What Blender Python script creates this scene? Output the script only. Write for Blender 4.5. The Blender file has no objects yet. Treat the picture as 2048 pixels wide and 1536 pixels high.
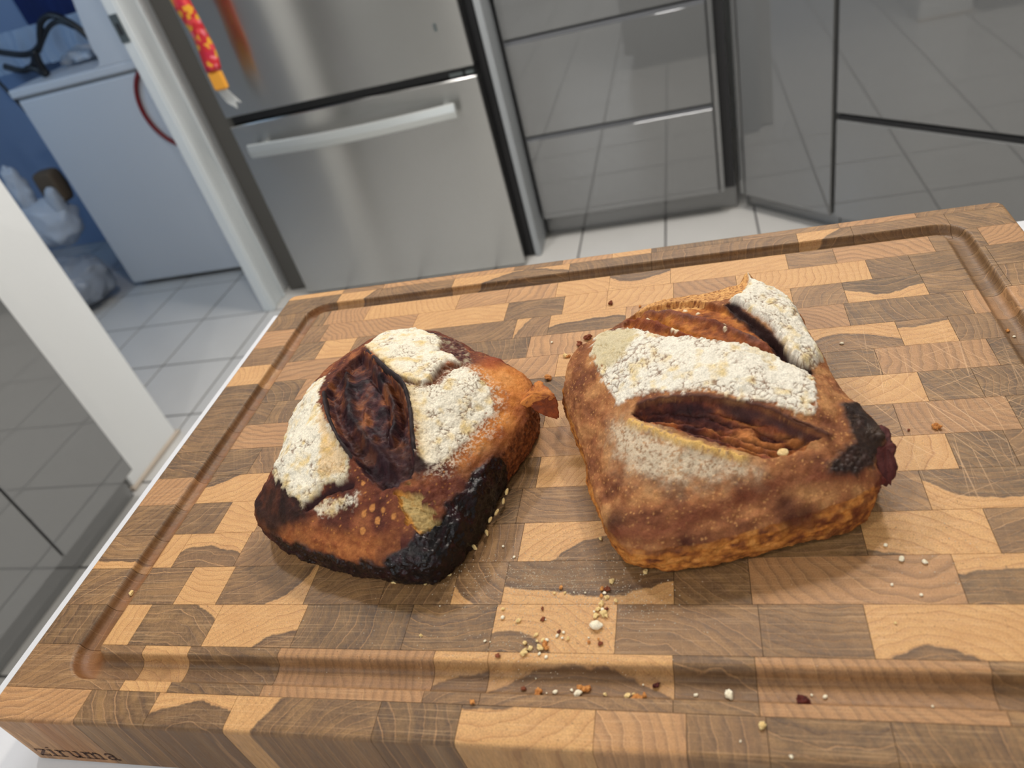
import bpy, math, random
import numpy as np
from mathutils import Vector, Matrix, Euler
rng = random.Random(7)

# ---------------------------------------------------------------- camera
SC = bpy.context.scene
COL = SC.collection
F_PX, YAW, PITCH, ROLL = 1453.22, math.radians(-19.986), math.radians(36.048), math.radians(-17.100)
fw = Vector((math.sin(YAW)*math.cos(PITCH), math.cos(YAW)*math.cos(PITCH), -math.sin(PITCH)))
rt0 = Vector((math.cos(YAW), -math.sin(YAW), 0)); up0 = rt0.cross(fw)
rt = rt0*math.cos(ROLL)+up0*math.sin(ROLL); up = -rt0*math.sin(ROLL)+up0*math.cos(ROLL)
cam_data = bpy.data.cameras.new('camera'); cam = bpy.data.objects.new('camera', cam_data); COL.objects.link(cam)
m = Matrix.Identity(4)
for i in range(3):
    m[i][0] = rt[i]; m[i][1] = up[i]; m[i][2] = -fw[i]
m[2][3] = 1.21
cam.matrix_world = m
cam_data.sensor_width = 36; cam_data.lens = F_PX/2048*36; cam_data.clip_start = .01
cam_data.dof.use_dof = True; cam_data.dof.focus_distance = .375; cam_data.dof.aperture_fstop = 10.5
SC.camera = cam
# ---------------------------------------------------------------- exposure, world, lights
SC.view_settings.view_transform = 'Standard'; SC.view_settings.look = 'None'
SC.view_settings.exposure = 0.0; SC.view_settings.gamma = 1; SC.view_settings.use_curve_mapping = False
W = bpy.data.worlds.new('world'); SC.world = W; W.use_nodes = True
W.node_tree.nodes['Background'].inputs[0].default_value = (.75, .85, 1, 1); W.node_tree.nodes['Background'].inputs[1].default_value = .22

def area(name, loc, target, size, power, color, sy=None):
    d = bpy.data.lights.new(name, 'AREA'); d.energy = power; d.color = color; d.shape = 'RECTANGLE' if sy else 'DISK'
    d.size = size
    if sy: d.size_y = sy
    o = bpy.data.objects.new(name, d); COL.objects.link(o); o.location = loc
    o.rotation_euler = (Vector(target)-Vector(loc)).to_track_quat('-Z', 'Y').to_euler(); return o
WARM = (1.0, .91, .78); NEUT = (1.0, .97, .94)
area('ceiling_spot_light', (.40, 1.45, 2.42), (.2, .5, .9), .14, 14, WARM)
area('ceiling_spot_light', (-.95, 1.3, 2.42), (-1.1, 1.2, 0), .16, 15, NEUT)
area('ceiling_spot_light', (-.1, 1.75, 2.42), (-.1, 2.1, 0), .55, 21, NEUT)
area('ceiling_spot_light', (.15, -.85, 2.42), (.1, .1, .9), .30, 5, WARM)
area('ceiling_spot_light', (-.95, -.6, 2.42), (-1.2, .2, 0), .16, 10, NEUT)
area('kitchen_fill', (-.5, -2.1, 1.35), (-.5, .8, .8), 1.5, 13, (.90, .95, 1), 1.1)  # added fill from behind the camera, brightens front faces and background
area('laundry_daylight', (-2.75, 1.475, 1.55), (-2.45, 2.9, .55), .8, 11, (.46, .70, 1.0), .9)

# ---------------------------------------------------------------- helpers
def lin(c): 
    return tuple(((x/255)/12.92 if x/255 <= .04045 else ((x/255+.055)/1.055)**2.4) for x in c)
def new_mat(name, rgb, rough=.5, metal=0.0, bump=0, bscale=200, spec=.5, coat=0, alpha=1, trans=0, vary=0):
    mt = bpy.data.materials.new(name); mt.use_nodes = True; nt = mt.node_tree; b = nt.nodes['Principled BSDF']
    b.inputs['Base Color'].default_value = (*lin(rgb), 1); b.inputs['Roughness'].default_value = rough
    b.inputs['Metallic'].default_value = metal; b.inputs['Specular IOR Level'].default_value = spec
    b.inputs['Coat Weight'].default_value = coat; b.inputs['Coat Roughness'].default_value = .03; b.inputs['Coat IOR'].default_value = 2.1 if coat else 1.5
    b.inputs['Alpha'].default_value = alpha; b.inputs['Transmission Weight'].default_value = trans
    tc = nt.nodes.new('ShaderNodeTexCoord')
    n = nt.nodes.new('ShaderNodeTexNoise'); n.inputs['Scale'].default_value = bscale; n.inputs['Detail'].default_value = 4
    nt.links.new(tc.outputs['Object'], n.inputs['Vector'])
    if bump:
        bp = nt.nodes.new('ShaderNodeBump'); bp.inputs['Strength'].default_value = bump; bp.inputs['Distance'].default_value = .002
        nt.links.new(n.outputs['Fac'], bp.inputs['Height']); nt.links.new(bp.outputs['Normal'], b.inputs['Normal'])
    if vary:
        n2 = nt.nodes.new('ShaderNodeTexNoise'); n2.inputs['Scale'].default_value = bscale*.12; n2.inputs['Detail'].default_value = 3
        nt.links.new(tc.outputs['Object'], n2.inputs['Vector'])
        mx = nt.nodes.new('ShaderNodeMix'); mx.data_type = 'RGBA'
        mx.inputs[6].default_value = (*[v*(1-vary) for v in lin(rgb)], 1); mx.inputs[7].default_value = (*[min(1, v*(1+vary)) for v in lin(rgb)], 1)
        nt.links.new(n2.outputs['Fac'], mx.inputs[0]); nt.links.new(mx.outputs[2], b.inputs['Base Color'])
    return mt
def link(name, mesh, parent=None, loc=(0, 0, 0), rot=(0, 0, 0), **props):
    o = bpy.data.objects.new(name, mesh); COL.objects.link(o); o.location = loc; o.rotation_euler = rot
    if parent: o.parent = parent
    for k, v in props.items(): o[k] = v
    return o
def empty(name, loc=(0, 0, 0), **props):
    o = bpy.data.objects.new(name, None); COL.objects.link(o); o.location = loc; o.empty_display_size = .05
    for k, v in props.items(): o[k] = v
    return o
def mesh(name, V, F, mat, smooth=False):
    me = bpy.data.meshes.new(name); me.from_pydata([tuple(map(float, v)) for v in V], [], F); me.materials.append(mat)
    if smooth: me.shade_smooth()
    return me
class MB:
    """collects simple solids into one mesh"""
    def __init__(s): s.V = []; s.F = []
    def add(s, V, F):
        n = len(s.V); s.V += [tuple(v) for v in V]; s.F += [tuple(i+n for i in f) for f in F]; return s
    def box(s, a, b, bev=.002):
        # bevelled box: 24 verts
        a = list(a); b = list(b); bev = min(bev, .45*min(b[i]-a[i] for i in range(3)))
        V = []; idx = {}
        for sx in (0, 1):
            for sy in (0, 1):
                for sz in (0, 1):
                    c = [(a, b)[q][i] for i, q in enumerate((sx, sy, sz))]; sg = [1-2*q for q in (sx, sy, sz)]
                    for ax in range(3):
                        p = [c[i]+(0 if i == ax else sg[i]*bev) for i in range(3)]
                        idx[(sx, sy, sz, ax)] = len(V); V.append(p)
        F = []
        for ax in range(3):
            u, v = [i for i in range(3) if i != ax]
            for q in (0, 1):
                L = []
                for (p, r) in ((0, 0), (1, 0), (1, 1), (0, 1)):
                    k = [0, 0, 0]; k[ax] = q; k[u] = p; k[v] = r; L.append(idx[(*k, ax)])
                flip = (q == 0) ^ (ax == 1)
                F.append(tuple(L[::-1] if flip else L))
        for ax in range(3):
            u, v = [i for i in range(3) if i != ax]
            for p in (0, 1):
                for r in (0, 1):
                    k0 = [0, 0, 0]; k0[u] = p; k0[v] = r; k1 = list(k0); k1[ax] = 1
                    L = [idx[(*k0, u)], idx[(*k1, u)], idx[(*k1, v)], idx[(*k0, v)]]
                    F.append(tuple(L))
        for k in [(x, y, z) for x in (0, 1) for y in (0, 1) for z in (0, 1)]:
            F.append((idx[(*k, 0)], idx[(*k, 1)], idx[(*k, 2)]))
        return s.add(V, F)
    def tube(s, P, r, n=10, cap=True):
        P = [Vector(p) for p in P]; R = r if isinstance(r, (list, tuple)) else [r]*len(P); V = []; F = []
        prev = None
        for i, p in enumerate(P):
            t = (P[min(i+1, len(P)-1)]-P[max(i-1, 0)]).normalized()
            if prev is None: a = t.orthogonal().normalized()
            else: a = (prev-t*prev.dot(t)).normalized()
            prev = a; b = t.cross(a)
            for k in range(n):
                q = 2*math.pi*k/n; V.append(p+(a*math.cos(q)+b*math.sin(q))*R[i])
        for i in range(len(P)-1):
            for k in range(n):
                F.append((i*n+k, i*n+(k+1) % n, (i+1)*n+(k+1) % n, (i+1)*n+k))
        if cap: F.append(tuple(range(n))[::-1]); F.append(tuple((len(P)-1)*n+k for k in range(n)))
        return s.add(V, F)
    def obj(s, name, mat, parent=None, smooth=False, **props):
        me = mesh(name, s.V, s.F, mat, smooth)
        import bmesh
        bm = bmesh.new(); bm.from_mesh(me); bmesh.ops.recalc_face_normals(bm, faces=bm.faces); bm.to_mesh(me); bm.free()
        return link(name, me, parent, **props)
def smooth_path(P, n=8):
    P = np.array(P, float); out = []
    for i in range(len(P)-1):
        p0, p1, p2, p3 = P[max(i-1, 0)], P[i], P[i+1], P[min(i+2, len(P)-1)]
        for k in range(n):
            t = k/n; out.append(.5*((2*p1)+(-p0+p2)*t+(2*p0-5*p1+4*p2-p3)*t*t+(-p0+3*p1-3*p2+p3)*t**3))
    out.append(P[-1]); return [tuple(p) for p in out]
# vectorised noise
def _h(ix, iy, iz, s):
    n = (ix*374761393+iy*668265263+iz*2147483647+s*1274126177) & 0xffffffff
    n = ((n ^ (n >> 13))*1274126177) & 0xffffffff; n = ((n ^ (n >> 16))*2246822519) & 0xffffffff
    return ((n ^ (n >> 15)) & 0xffffff)/float(0xffffff)
def vnoise(P, s=0):
    I = np.floor(P).astype(np.int64); f = P-I; f = f*f*f*(f*(f*6-15)+10); r = 0
    for dx in (0, 1):
        wx = f[:, 0] if dx else 1-f[:, 0]
        for dy in (0, 1):
            wy = f[:, 1] if dy else 1-f[:, 1]
            for dz in (0, 1):
                wz = f[:, 2] if dz else 1-f[:, 2]
                r = r+wx*wy*wz*_h(I[:, 0]+dx, I[:, 1]+dy, I[:, 2]+dz, s)
    return r
def fbm(P, scale, octv=4, s=0):
    r = 0; a = .5; t = 0; Q = P/scale
    for k in range(octv):
        r = r+a*vnoise(Q, s+k*17); t += a; a *= .5; Q = Q*2.03+11.3
    return r/t
def worley(P, scale, s=0):
    Q = P/scale; I = np.floor(Q).astype(np.int64); f1 = np.full(len(P), 9.); f2 = f1.copy(); cid = np.zeros(len(P))
    for dx in (-1, 0, 1):
        for dy in (-1, 0, 1):
            for dz in (-1, 0, 1):
                a, b, c = I[:, 0]+dx, I[:, 1]+dy, I[:, 2]+dz
                d = np.sqrt((a+_h(a, b, c, s)-Q[:, 0])**2+(b+_h(a, b, c, s+1)-Q[:, 1])**2+(c+_h(a, b, c, s+2)-Q[:, 2])**2)
                m_ = d < f1; f2 = np.where(m_, f1, np.minimum(f2, d)); cid = np.where(m_, _h(a, b, c, s+3), cid); f1 = np.where(m_, d, f1)
    return f1, f2, cid
def sst(a, b, x):
    t = np.clip((x-a)/(b-a), 0, 1); return t*t*(3-2*t)
def dline(q, L):
    L = np.array(L, float)[:, :2]; d = np.full(len(q), 1e9)
    for a, b in zip(L[:-1], L[1:]):
        ab = b-a; t = np.clip(((q-a)@ab)/max(ab@ab, 1e-9), 0, 1); d = np.minimum(d, np.hypot(*(q-a-t[:, None]*ab).T))
    return d
def sline(q, L):
    """distance and signed side (left positive) to a polyline"""
    L = np.array(L, float)[:, :2]; d = np.full(len(q), 1e9); sg = np.zeros(len(q))
    for a, b in zip(L[:-1], L[1:]):
        ab = b-a; t = np.clip(((q-a)@ab)/max(ab@ab, 1e-9), 0, 1); r = q-a-t[:, None]*ab; dd = np.hypot(*r.T)
        cr = ab[0]*(q[:, 1]-a[1])-ab[1]*(q[:, 0]-a[0]); m_ = dd < d; sg = np.where(m_, np.sign(cr), sg); d = np.where(m_, dd, d)
    return d, sg
def spoly(q, L):
    """signed distance to polygon, negative inside"""
    L = np.array(L, float)[:, :2]; d = dline(q, np.vstack([L, L[:1]])); ins = np.zeros(len(q), bool)
    for (x0, y0), (x1, y1) in zip(L, np.roll(L, -1, 0)):
        c = ((y0 > q[:, 1]) != (y1 > q[:, 1])); xi = (x1-x0)*(q[:, 1]-y0)/((y1-y0) if y1 != y0 else 1e-9)+x0; ins ^= c & (q[:, 0] < xi)
    return np.where(ins, -d, d)

# ---------------------------------------------------------------- materials
M_GLOSS = new_mat('gloss_grey_lacquer', (108, 109, 109), .5, spec=.3, coat=1.0)
M_CARC = new_mat('grey_carcass', (105, 105, 104), .45, bump=.05)
M_PROFILE = new_mat('grey_profile', (112, 114, 118), .8, metal=0, spec=.2)
M_DARK = new_mat('dark_recess', (38, 38, 40), .6)
M_WALL = new_mat('white_painted_wall', (226, 228, 228), .8, bump=.08, bscale=300)
M_WPAINT = new_mat('white_gloss_paint', (206, 212, 214), .35, bump=.02, bscale=60)
M_CEIL = new_mat('white_ceiling_paint', (225, 224, 220), .9, bump=.05, bscale=200)
M_COUNTER = new_mat('white_countertop', (204, 206, 211), .4, bump=.02, bscale=900)
M_TILE = new_mat('pale_floor_tile', (198, 196, 192), .28, bump=.05, bscale=60, vary=.05)
M_GROUT = new_mat('grey_grout', (82, 80, 80), .9, bump=.3, bscale=600)
M_BLACK = new_mat('black_plastic', (22, 22, 24), .4, bump=.05)
M_WHITEGOODS = new_mat('white_enamel', (205, 208, 212), .35, bump=.02, bscale=50)
M_SEAM = new_mat('grey_seam', (150, 152, 152), .5)
M_RED = new_mat('dark_red_plastic', (120, 22, 24), .4)
M_LBLUE = new_mat('laundry_wall_paint', (140, 160, 190), .85, bump=.05, bscale=200)
M_NAVY = new_mat('navy_cloth', (24, 42, 92), .9, bump=.6, bscale=90, vary=.4)
M_CLOTH = new_mat('pale_cloth', (160, 178, 200), .9, bump=.8, bscale=30, vary=.3)
M_BAG = new_mat('white_plastic_film', (205, 212, 222), .35, bump=.6, bscale=30, alpha=.72)
M_BAG2 = new_mat('cloudy_plastic_film', (150, 156, 166), .3, bump=.8, bscale=28, alpha=.8, vary=.3)
M_BROWN = new_mat('brown_paper', (96, 80, 62), .8, bump=.4, bscale=60)
M_YEL = new_mat('yellow_paper', (190, 160, 70), .7, bump=.3, bscale=60)
M_STEELDK = new_mat('dull_zinc', (120, 128, 128), .35, metal=.8)
M_ALU = new_mat('matt_aluminium', (205, 208, 206), .32, metal=.65, bump=.02, bscale=500)
M_THRESH = new_mat('beige_threshold', (186, 172, 156), .6, bump=.1)
M_ORANGE = new_mat('orange_tab', (232, 160, 52), .6, bump=.2)
M_PALE_REFL = new_mat('pale_reflection', (190, 192, 190), .7, bump=.3)  # pale tone of the reflection modelled beside the orange tab

def steel():
    mt = new_mat('brushed_steel', (196, 195, 192), .2, metal=1.0); nt = mt.node_tree; b = nt.nodes['Principled BSDF']
    b.inputs['Anisotropic'].default_value = 1.0; b.inputs['Anisotropic Rotation'].default_value = 0.25
    tg = nt.nodes.new('ShaderNodeTangent'); tg.direction_type = 'RADIAL'; tg.axis = 'Z'; nt.links.new(tg.outputs[0], b.inputs['Tangent'])
    tc = nt.nodes.new('ShaderNodeTexCoord'); mp = nt.nodes.new('ShaderNodeMapping'); mp.inputs['Scale'].default_value = (6, 6, 900)
    n = nt.nodes.new('ShaderNodeTexNoise'); n.inputs['Scale'].default_value = 1; n.inputs['Detail'].default_value = 3
    nt.links.new(tc.outputs['Object'], mp.inputs[0]); nt.links.new(mp.outputs[0], n.inputs[0])
    mr = nt.nodes.new('ShaderNodeMapRange'); mr.inputs[3].default_value = .25; mr.inputs[4].default_value = .28
    nt.links.new(n.outputs[0], mr.inputs[0]); nt.links.new(mr.outputs[0], b.inputs['Roughness'])
    return mt
M_STEEL = steel()

def wood():
    mt = bpy.data.materials.new('end_grain_wood'); mt.use_nodes = True; nt = mt.node_tree; N = nt.nodes; b = N['Principled BSDF']
    def nd(t, **kw):
        n = N.new(t)
        for k, v in kw.items():
            if k[0] == 'i' and k[1:].isdigit(): n.inputs[int(k[1:])].default_value = v
            else: setattr(n, k, v)
        return n
    def ln(a, b_): nt.links.new(a, b_)
    def math_(op, a, b_=None, c=None):
        n = nd('ShaderNodeMath', operation=op)
        for i, v in enumerate((a, b_, c)):
            if v is None: continue
            if isinstance(v, (int, float)): n.inputs[i].default_value = v
            else: ln(v, n.inputs[i])
        return n.outputs[0]
    def mixc(f, a, b_, mode='MIX'):
        n = nd('ShaderNodeMix', data_type='RGBA', blend_type=mode)
        for i, v in ((0, f), (6, a), (7, b_)):
            if isinstance(v, (int, float)): n.inputs[i].default_value = v
            elif isinstance(v, tuple): n.inputs[i].default_value = (*lin(v), 1)
            else: ln(v, n.inputs[i])
        return n.outputs[2]
    def noise(vec, scale, detail=3, rough=.5):
        n = nd('ShaderNodeTexNoise'); n.inputs['Scale'].default_value = scale; n.inputs['Detail'].default_value = detail; n.inputs['Roughness'].default_value = rough
        ln(vec, n.inputs['Vector']); return n.outputs['Fac']
    def mapr(v, a, b_, c, d, smooth=False):
        n = nd('ShaderNodeMapRange'); n.interpolation_type = 'SMOOTHSTEP' if smooth else 'LINEAR'
        ln(v, n.inputs[0]); n.inputs[1].default_value = a; n.inputs[2].default_value = b_; n.inputs[3].default_value = c; n.inputs[4].default_value = d; return n.outputs[0]
    def math_v(v):
        c_ = nd('ShaderNodeCombineXYZ'); ln(math_('MULTIPLY', v, 240.), c_.inputs[0]); ln(math_('MULTIPLY', v, 3.), c_.inputs[1]); return c_.outputs[0]
    def vm(op, a, b_=None):
        n = nd('ShaderNodeVectorMath', operation=op)
        for i, v in enumerate((a, b_)):
            if v is None: continue
            if isinstance(v, tuple): n.inputs[i].default_value = v
            else: ln(v, n.inputs[i])
        return n
    tc = nd('ShaderNodeTexCoord').outputs['Object']
    ring = nd('ShaderNodeAttribute', attribute_type='OBJECT', attribute_name='ring').outputs['Vector']
    tone = nd('ShaderNodeAttribute', attribute_type='OBJECT', attribute_name='tone').outputs['Vector']
    rs = nd('ShaderNodeSeparateXYZ'); ln(ring, rs.inputs[0]); ts = nd('ShaderNodeSeparateXYZ'); ln(tone, ts.inputs[0])
    dark, hue, freq = ts.outputs
    cvec = nd('ShaderNodeCombineXYZ'); ln(rs.outputs[0], cvec.inputs[0]); ln(rs.outputs[1], cvec.inputs[1])
    # position with z compressed: grain runs vertically through the block
    flat = vm('MULTIPLY', tc, (1, 1, .12)).outputs[0]
    off = vm('ADD', flat, vm('MULTIPLY', ring, (7.3, 5.1, 3.7)).outputs[0]).outputs[0]
    dvec = vm('SUBTRACT', vm('MULTIPLY', tc, (1, 1, 0)).outputs[0], cvec.outputs[0]).outputs[0]
    d = vm('LENGTH', dvec).outputs['Value']
    w1 = math_('MULTIPLY', math_('SUBTRACT', noise(off, 38, 2), .5), .011)
    w2 = math_('MULTIPLY', math_('SUBTRACT', noise(off, 190, 2), .5), .0016)
    dd = math_('ADD', math_('ADD', d, w1), w2)
    # heart / sap boundary
    sapw = math_('MULTIPLY', math_('SUBTRACT', noise(off, 420, 3), .5), .0018)
    rel = math_('SUBTRACT', math_('ADD', dd, sapw), rs.outputs[2])
    sap = mapr(rel, -.0005, .0006, 0, 1, True)
    # rings
    ph = math_('ADD', math_('MULTIPLY', dd, freq), math_('MULTIPLY', noise(off, 60, 1), .8))
    fr = math_('FRACT', ph); idx = math_('FLOOR', ph)
    wn = nd('ShaderNodeTexWhiteNoise', noise_dimensions='1D'); ln(idx, wn.inputs['W'])
    line = math_('MULTIPLY', mapr(fr, .84, .95, 0, 1, True), mapr(fr, .95, 1.0, 1, 0, True))
    darkside = mapr(fr, .35, .86, 0, 1, True)
    lineamt = math_('MULTIPLY', line, mapr(wn.outputs[0], .0, .9, .15, 1.0))
    broad = noise(off, 85, 3, .6)
    fine = noise(vm('MULTIPLY', off, (1, 1, .6)).outputs[0], 2100, 2, .7)
    mid = noise(off, 520, 3, .65)
    # heart colour
    h1 = mixc(mapr(broad, .3, .7, 0, 1), (97, 73, 45), (158, 121, 77))
    band = noise(math_v(dd), 1, 2); h1 = mixc(math_('MULTIPLY', mapr(band, .42, .66, 0, 1, True), .62), h1, (78, 58, 44))
    h1 = mixc(math_('MULTIPLY', hue, .75), h1, (177, 130, 86))
    h1 = mixc(math_('MULTIPLY', darkside, .38), h1, (74, 53, 40))
    h1 = mixc(math_('MULTIPLY', mapr(mid, .45, .7, 0, 1), .45), h1, (160, 122, 86))
    h1 = mixc(math_('MULTIPLY', lineamt, .85), h1, (192, 146, 98))
    hb = nd('ShaderNodeHueSaturation'); ln(h1, hb.inputs['Color']); ln(dark, hb.inputs['Value'])
    # sap colour
    s1 = mixc(broad, (204, 151, 95), (227, 178, 117))
    s1 = mixc(math_('MULTIPLY', darkside, .25), s1, (190, 134, 84))
    s1 = mixc(math_('MULTIPLY', lineamt, .55), s1, (158, 104, 62))
    s1 = mixc(math_('MULTIPLY', mapr(noise(off, 260, 3), .6, .75, 0, 1), .3), s1, (176, 126, 82))
    c = mixc(sap, hb.outputs[0], s1)
    # darker line just inside the boundary
    edge = math_('MULTIPLY', mapr(rel, -.0032, -.0004, 0, 1, True), math_('SUBTRACT', 1, sap))
    c = mixc(math_('MULTIPLY', edge, .5), c, (70, 50, 40))
    c = mixc(1.0, c, mixc(mapr(fine, .3, .7, 0, 1), (200, 200, 200), (255, 255, 255)), 'MULTIPLY')
    sand = noise(vm('MULTIPLY', tc, (26, 1500, 0)).outputs[0], 1, 2); c = mixc(math_('MULTIPLY', mapr(sand, .56, .68, 0, 1), .22), c, (222, 184, 138))
    # pores
    po = noise(off, 1300, 1); c = mixc(math_('MULTIPLY', mapr(po, .68, .74, 0, 1), .55), c, (62, 44, 32))
    # knife scratches, light fibres raised, in several directions over the right hand side
    sx = nd('ShaderNodeSeparateXYZ'); ln(tc, sx.inputs[0])
    scr = None
    for ang, ws, thr in ((-62, 2.2, .72), (-50, 3.1, .74), (24, 2.7, .75), (84, 2.0, .755), (-88, 2.6, .75)):
        mp = nd('ShaderNodeMapping'); mp.inputs['Rotation'].default_value = (0, 0, math.radians(-ang)); mp.inputs['Scale'].default_value = (1, 1, 1); ln(tc, mp.inputs[0])
        mp2 = vm('MULTIPLY', mp.outputs[0], (ws*5, 1100, 0)).outputs[0]
        k = mapr(noise(mp2, 1, 1), thr-.07, thr-.04, 0, 1); scr = k if scr is None else math_('MAXIMUM', scr, k)
    dv = vm('LENGTH', vm('MULTIPLY', vm('SUBTRACT', tc, (.412, .163, 0)).outputs[0], (1, 1.0, 0)).outputs[0]).outputs['Value']
    region = mapr(dv, .02, .085, 1, .12, True)
    top = nd('ShaderNodeSeparateXYZ'); geo = nd('ShaderNodeNewGeometry'); ln(geo.outputs['Normal'], top.inputs[0])
    upm = mapr(top.outputs[2], .9, .99, 0, 1)
    sfac = math_('MULTIPLY', math_('MULTIPLY', scr, region), math_('MULTIPLY', upm, .48))
    c = mixc(sfac, c, (226, 184, 140))
    # stain in the left groove (juice), has its own shape
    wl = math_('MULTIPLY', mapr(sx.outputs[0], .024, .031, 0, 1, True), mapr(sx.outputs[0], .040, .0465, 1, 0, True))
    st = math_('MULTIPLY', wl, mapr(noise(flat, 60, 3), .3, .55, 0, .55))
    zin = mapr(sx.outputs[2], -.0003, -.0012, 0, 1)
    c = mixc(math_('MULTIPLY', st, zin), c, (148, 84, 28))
    c = mixc(math_('MULTIPLY', zin, math_('MULTIPLY', mapr(noise(flat, 90, 3), .3, .7, .3, .7), .8)), c, (94, 64, 34))  # whole groove darker: oily stain, with groove shade painted in as well
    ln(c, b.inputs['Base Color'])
    rr = mapr(mid, .3, .7, .42, .58); ln(rr, b.inputs['Roughness']); b.inputs['Specular IOR Level'].default_value = .38
    bp = nd('ShaderNodeBump'); bp.inputs['Strength'].default_value = .35; bp.inputs['Distance'].default_value = .0004
    hh = math_('ADD', math_('MULTIPLY', fine, .6), math_('ADD', math_('MULTIPLY', line, -.35), math_('MULTIPLY', sfac, .8))); ln(hh, bp.inputs['Height']); ln(bp.outputs[0], b.inputs['Normal'])
    return mt
M_WOOD = wood()

def crust():
    mt = bpy.data.materials.new('bread_crust'); mt.use_nodes = True; nt = mt.node_tree; b = nt.nodes['Principled BSDF']
    a = nt.nodes.new('ShaderNodeAttribute'); a.attribute_name = 'crust_color'; tc = nt.nodes.new('ShaderNodeTexCoord')
    n = nt.nodes.new('ShaderNodeTexNoise'); n.inputs['Scale'].default_value = 1600; n.inputs['Detail'].default_value = 3; nt.links.new(tc.outputs['Object'], n.inputs[0])
    mr = nt.nodes.new('ShaderNodeMapRange'); mr.inputs[1].default_value = .3; mr.inputs[2].default_value = .7; mr.inputs[3].default_value = .80; mr.inputs[4].default_value = 1.12; nt.links.new(n.outputs[0], mr.inputs[0])
    vm = nt.nodes.new('ShaderNodeVectorMath'); vm.operation = 'SCALE'; nt.links.new(a.outputs['Color'], vm.inputs[0]); nt.links.new(mr.outputs[0], vm.inputs['Scale']); nt.links.new(vm.outputs[0], b.inputs['Base Color'])
    r = nt.nodes.new('ShaderNodeMapRange'); r.inputs[3].default_value = .72; r.inputs[4].default_value = .12; nt.links.new(a.outputs['Alpha'], r.inputs[0]); nt.links.new(r.outputs[0], b.inputs['Roughness'])
    s = nt.nodes.new('ShaderNodeMapRange'); s.inputs[3].default_value = .2; s.inputs[4].default_value = .32; nt.links.new(a.outputs['Alpha'], s.inputs[0]); nt.links.new(s.outputs[0], b.inputs['Specular IOR Level'])
    bp = nt.nodes.new('ShaderNodeBump'); bp.inputs['Strength'].default_value = .5; bp.inputs['Distance'].default_value = .0005; nt.links.new(n.outputs[0], bp.inputs['Height']); nt.links.new(bp.outputs[0], b.inputs['Normal'])
    b.inputs['Subsurface Weight'].default_value = 0
    return mt
M_CRUST = crust()

# ================================================================ the setting
def struct_box(name, a, b, mat, bev=.002, **p): return MB().box(a, b, bev).obj(name, mat, kind='structure', **p)
floor = struct_box('floor', (-4.2, -2.4, -.08), (3.1, 3.9, -.0035), M_GROUT)
tile_me = {}
T = .302; gx0 = -.445; gy0 = 1.855
def tile(i, j):
    x = gx0+i*T; y = gy0+j*T; x1 = x+T; y1 = y+T
    k = 0
    mb = MB().box((.003, .003, -.003), (T-.003, T-.003, 0), .0012)
    if k not in tile_me: tile_me[k] = mesh('floor_tile', mb.V, mb.F, M_TILE)
    link('floor_tile', tile_me[k], floor, (x, y, 0))
for i in range(-8, 5):
    for j in range(-7, 4): tile(i, j)
mb = MB()
for i in range(-12, 12):
    for j in range(-14, 7):
        if not (-8 <= i < 5 and -7 <= j < 4): mb.box((gx0+i*T+.003, gy0+j*T+.003, -.003), (gx0+i*T+T-.003, gy0+j*T+T-.003, 0), .0012)
o = mb.obj('outer_floor_tiles', M_TILE, floor); o['kind'] = 'stuff'
struct_box('ceiling', (-4.2, -2.4, 2.46), (3.1, 3.9, 2.52), M_CEIL)
struct_box('wall_back', (-4.2, 3.22, 0), (3.1, 3.34, 2.46), M_WALL)
struct_box('wall_right', (1.95, -2.4, 0), (2.05, 3.22, 2.46), M_WALL)
struct_box('wall_near', (-4.2, -2.4, 0), (3.1, -2.3, 2.46), M_WALL)
# wall stub between the kitchen units and the doorway, its white end face to the kitchen
stub = struct_box('wall_left', (-3.6, 1.225, 0), (-1.645, 1.46, 2.46), M_WALL, .004)
MB().box((-1.655, 1.215, 0), (-1.636, 1.47, .012), .003).obj('floor_trim', M_THRESH, stub)
struct_box('wall_left_near', (-1.74-.5, -2.3, 0), (-2.16, 1.225, 2.46), M_WALL)
# wall from the doorway to the back, kitchen side
struct_box('wall_left_far', (-1.686, 2.19, 0), (-1.645, 3.22, 2.46), M_WALL, .004)
struct_box('wall_laundry_left', (-3.7, 1.46, 0), (-3.6, 3.22, 2.46), M_LBLUE)
struct_box('wall_laundry_back', (-3.6, 3.16, 0), (-1.70, 3.22, 2.46), M_LBLUE)
struct_box('wall_above_door', (-1.70, 1.46, 2.08), (-1.645, 2.19, 2.46), M_WALL)
# door frame: lining, stop, casing, strike plate
fr = empty('door_1', (-1.66, 2.16, 0), kind='structure')
def part(name, mat, parent, boxes, bev=.002, smooth=False, base=(0, 0, 0)):
    mb = MB(); 
    for a, b in boxes: mb.box([a[i]-base[i] for i in range(3)], [b[i]-base[i] for i in range(3)], bev)
    return mb.obj(name, mat, parent, smooth)
FB = (-1.66, 2.16, 0)
part('door_lining', M_WPAINT, fr, [((-1.668, 2.150, 0), (-1.628, 2.188, 2.05))], .003, base=FB)
part('door_casing', M_WPAINT, fr, [((-1.644, 2.1885, 0), (-1.630, 2.26, 2.1)), ((-1.6275, 2.152, 0), (-1.620, 2.175, 2.1)), ((-1.6275, 2.245, 0), (-1.622, 2.26, 2.1))], .003, base=FB)
sp = part('strike_plate', M_STEELDK, fr, [((-1.667, 2.147, .99), (-1.636, 2.1495, 1.07))], .0008, base=FB)
part('latch_hole', M_DARK, sp, [((-1.657, 2.1462, 1.012), (-1.645, 2.1468, 1.045))], .0002, base=FB)

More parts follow.
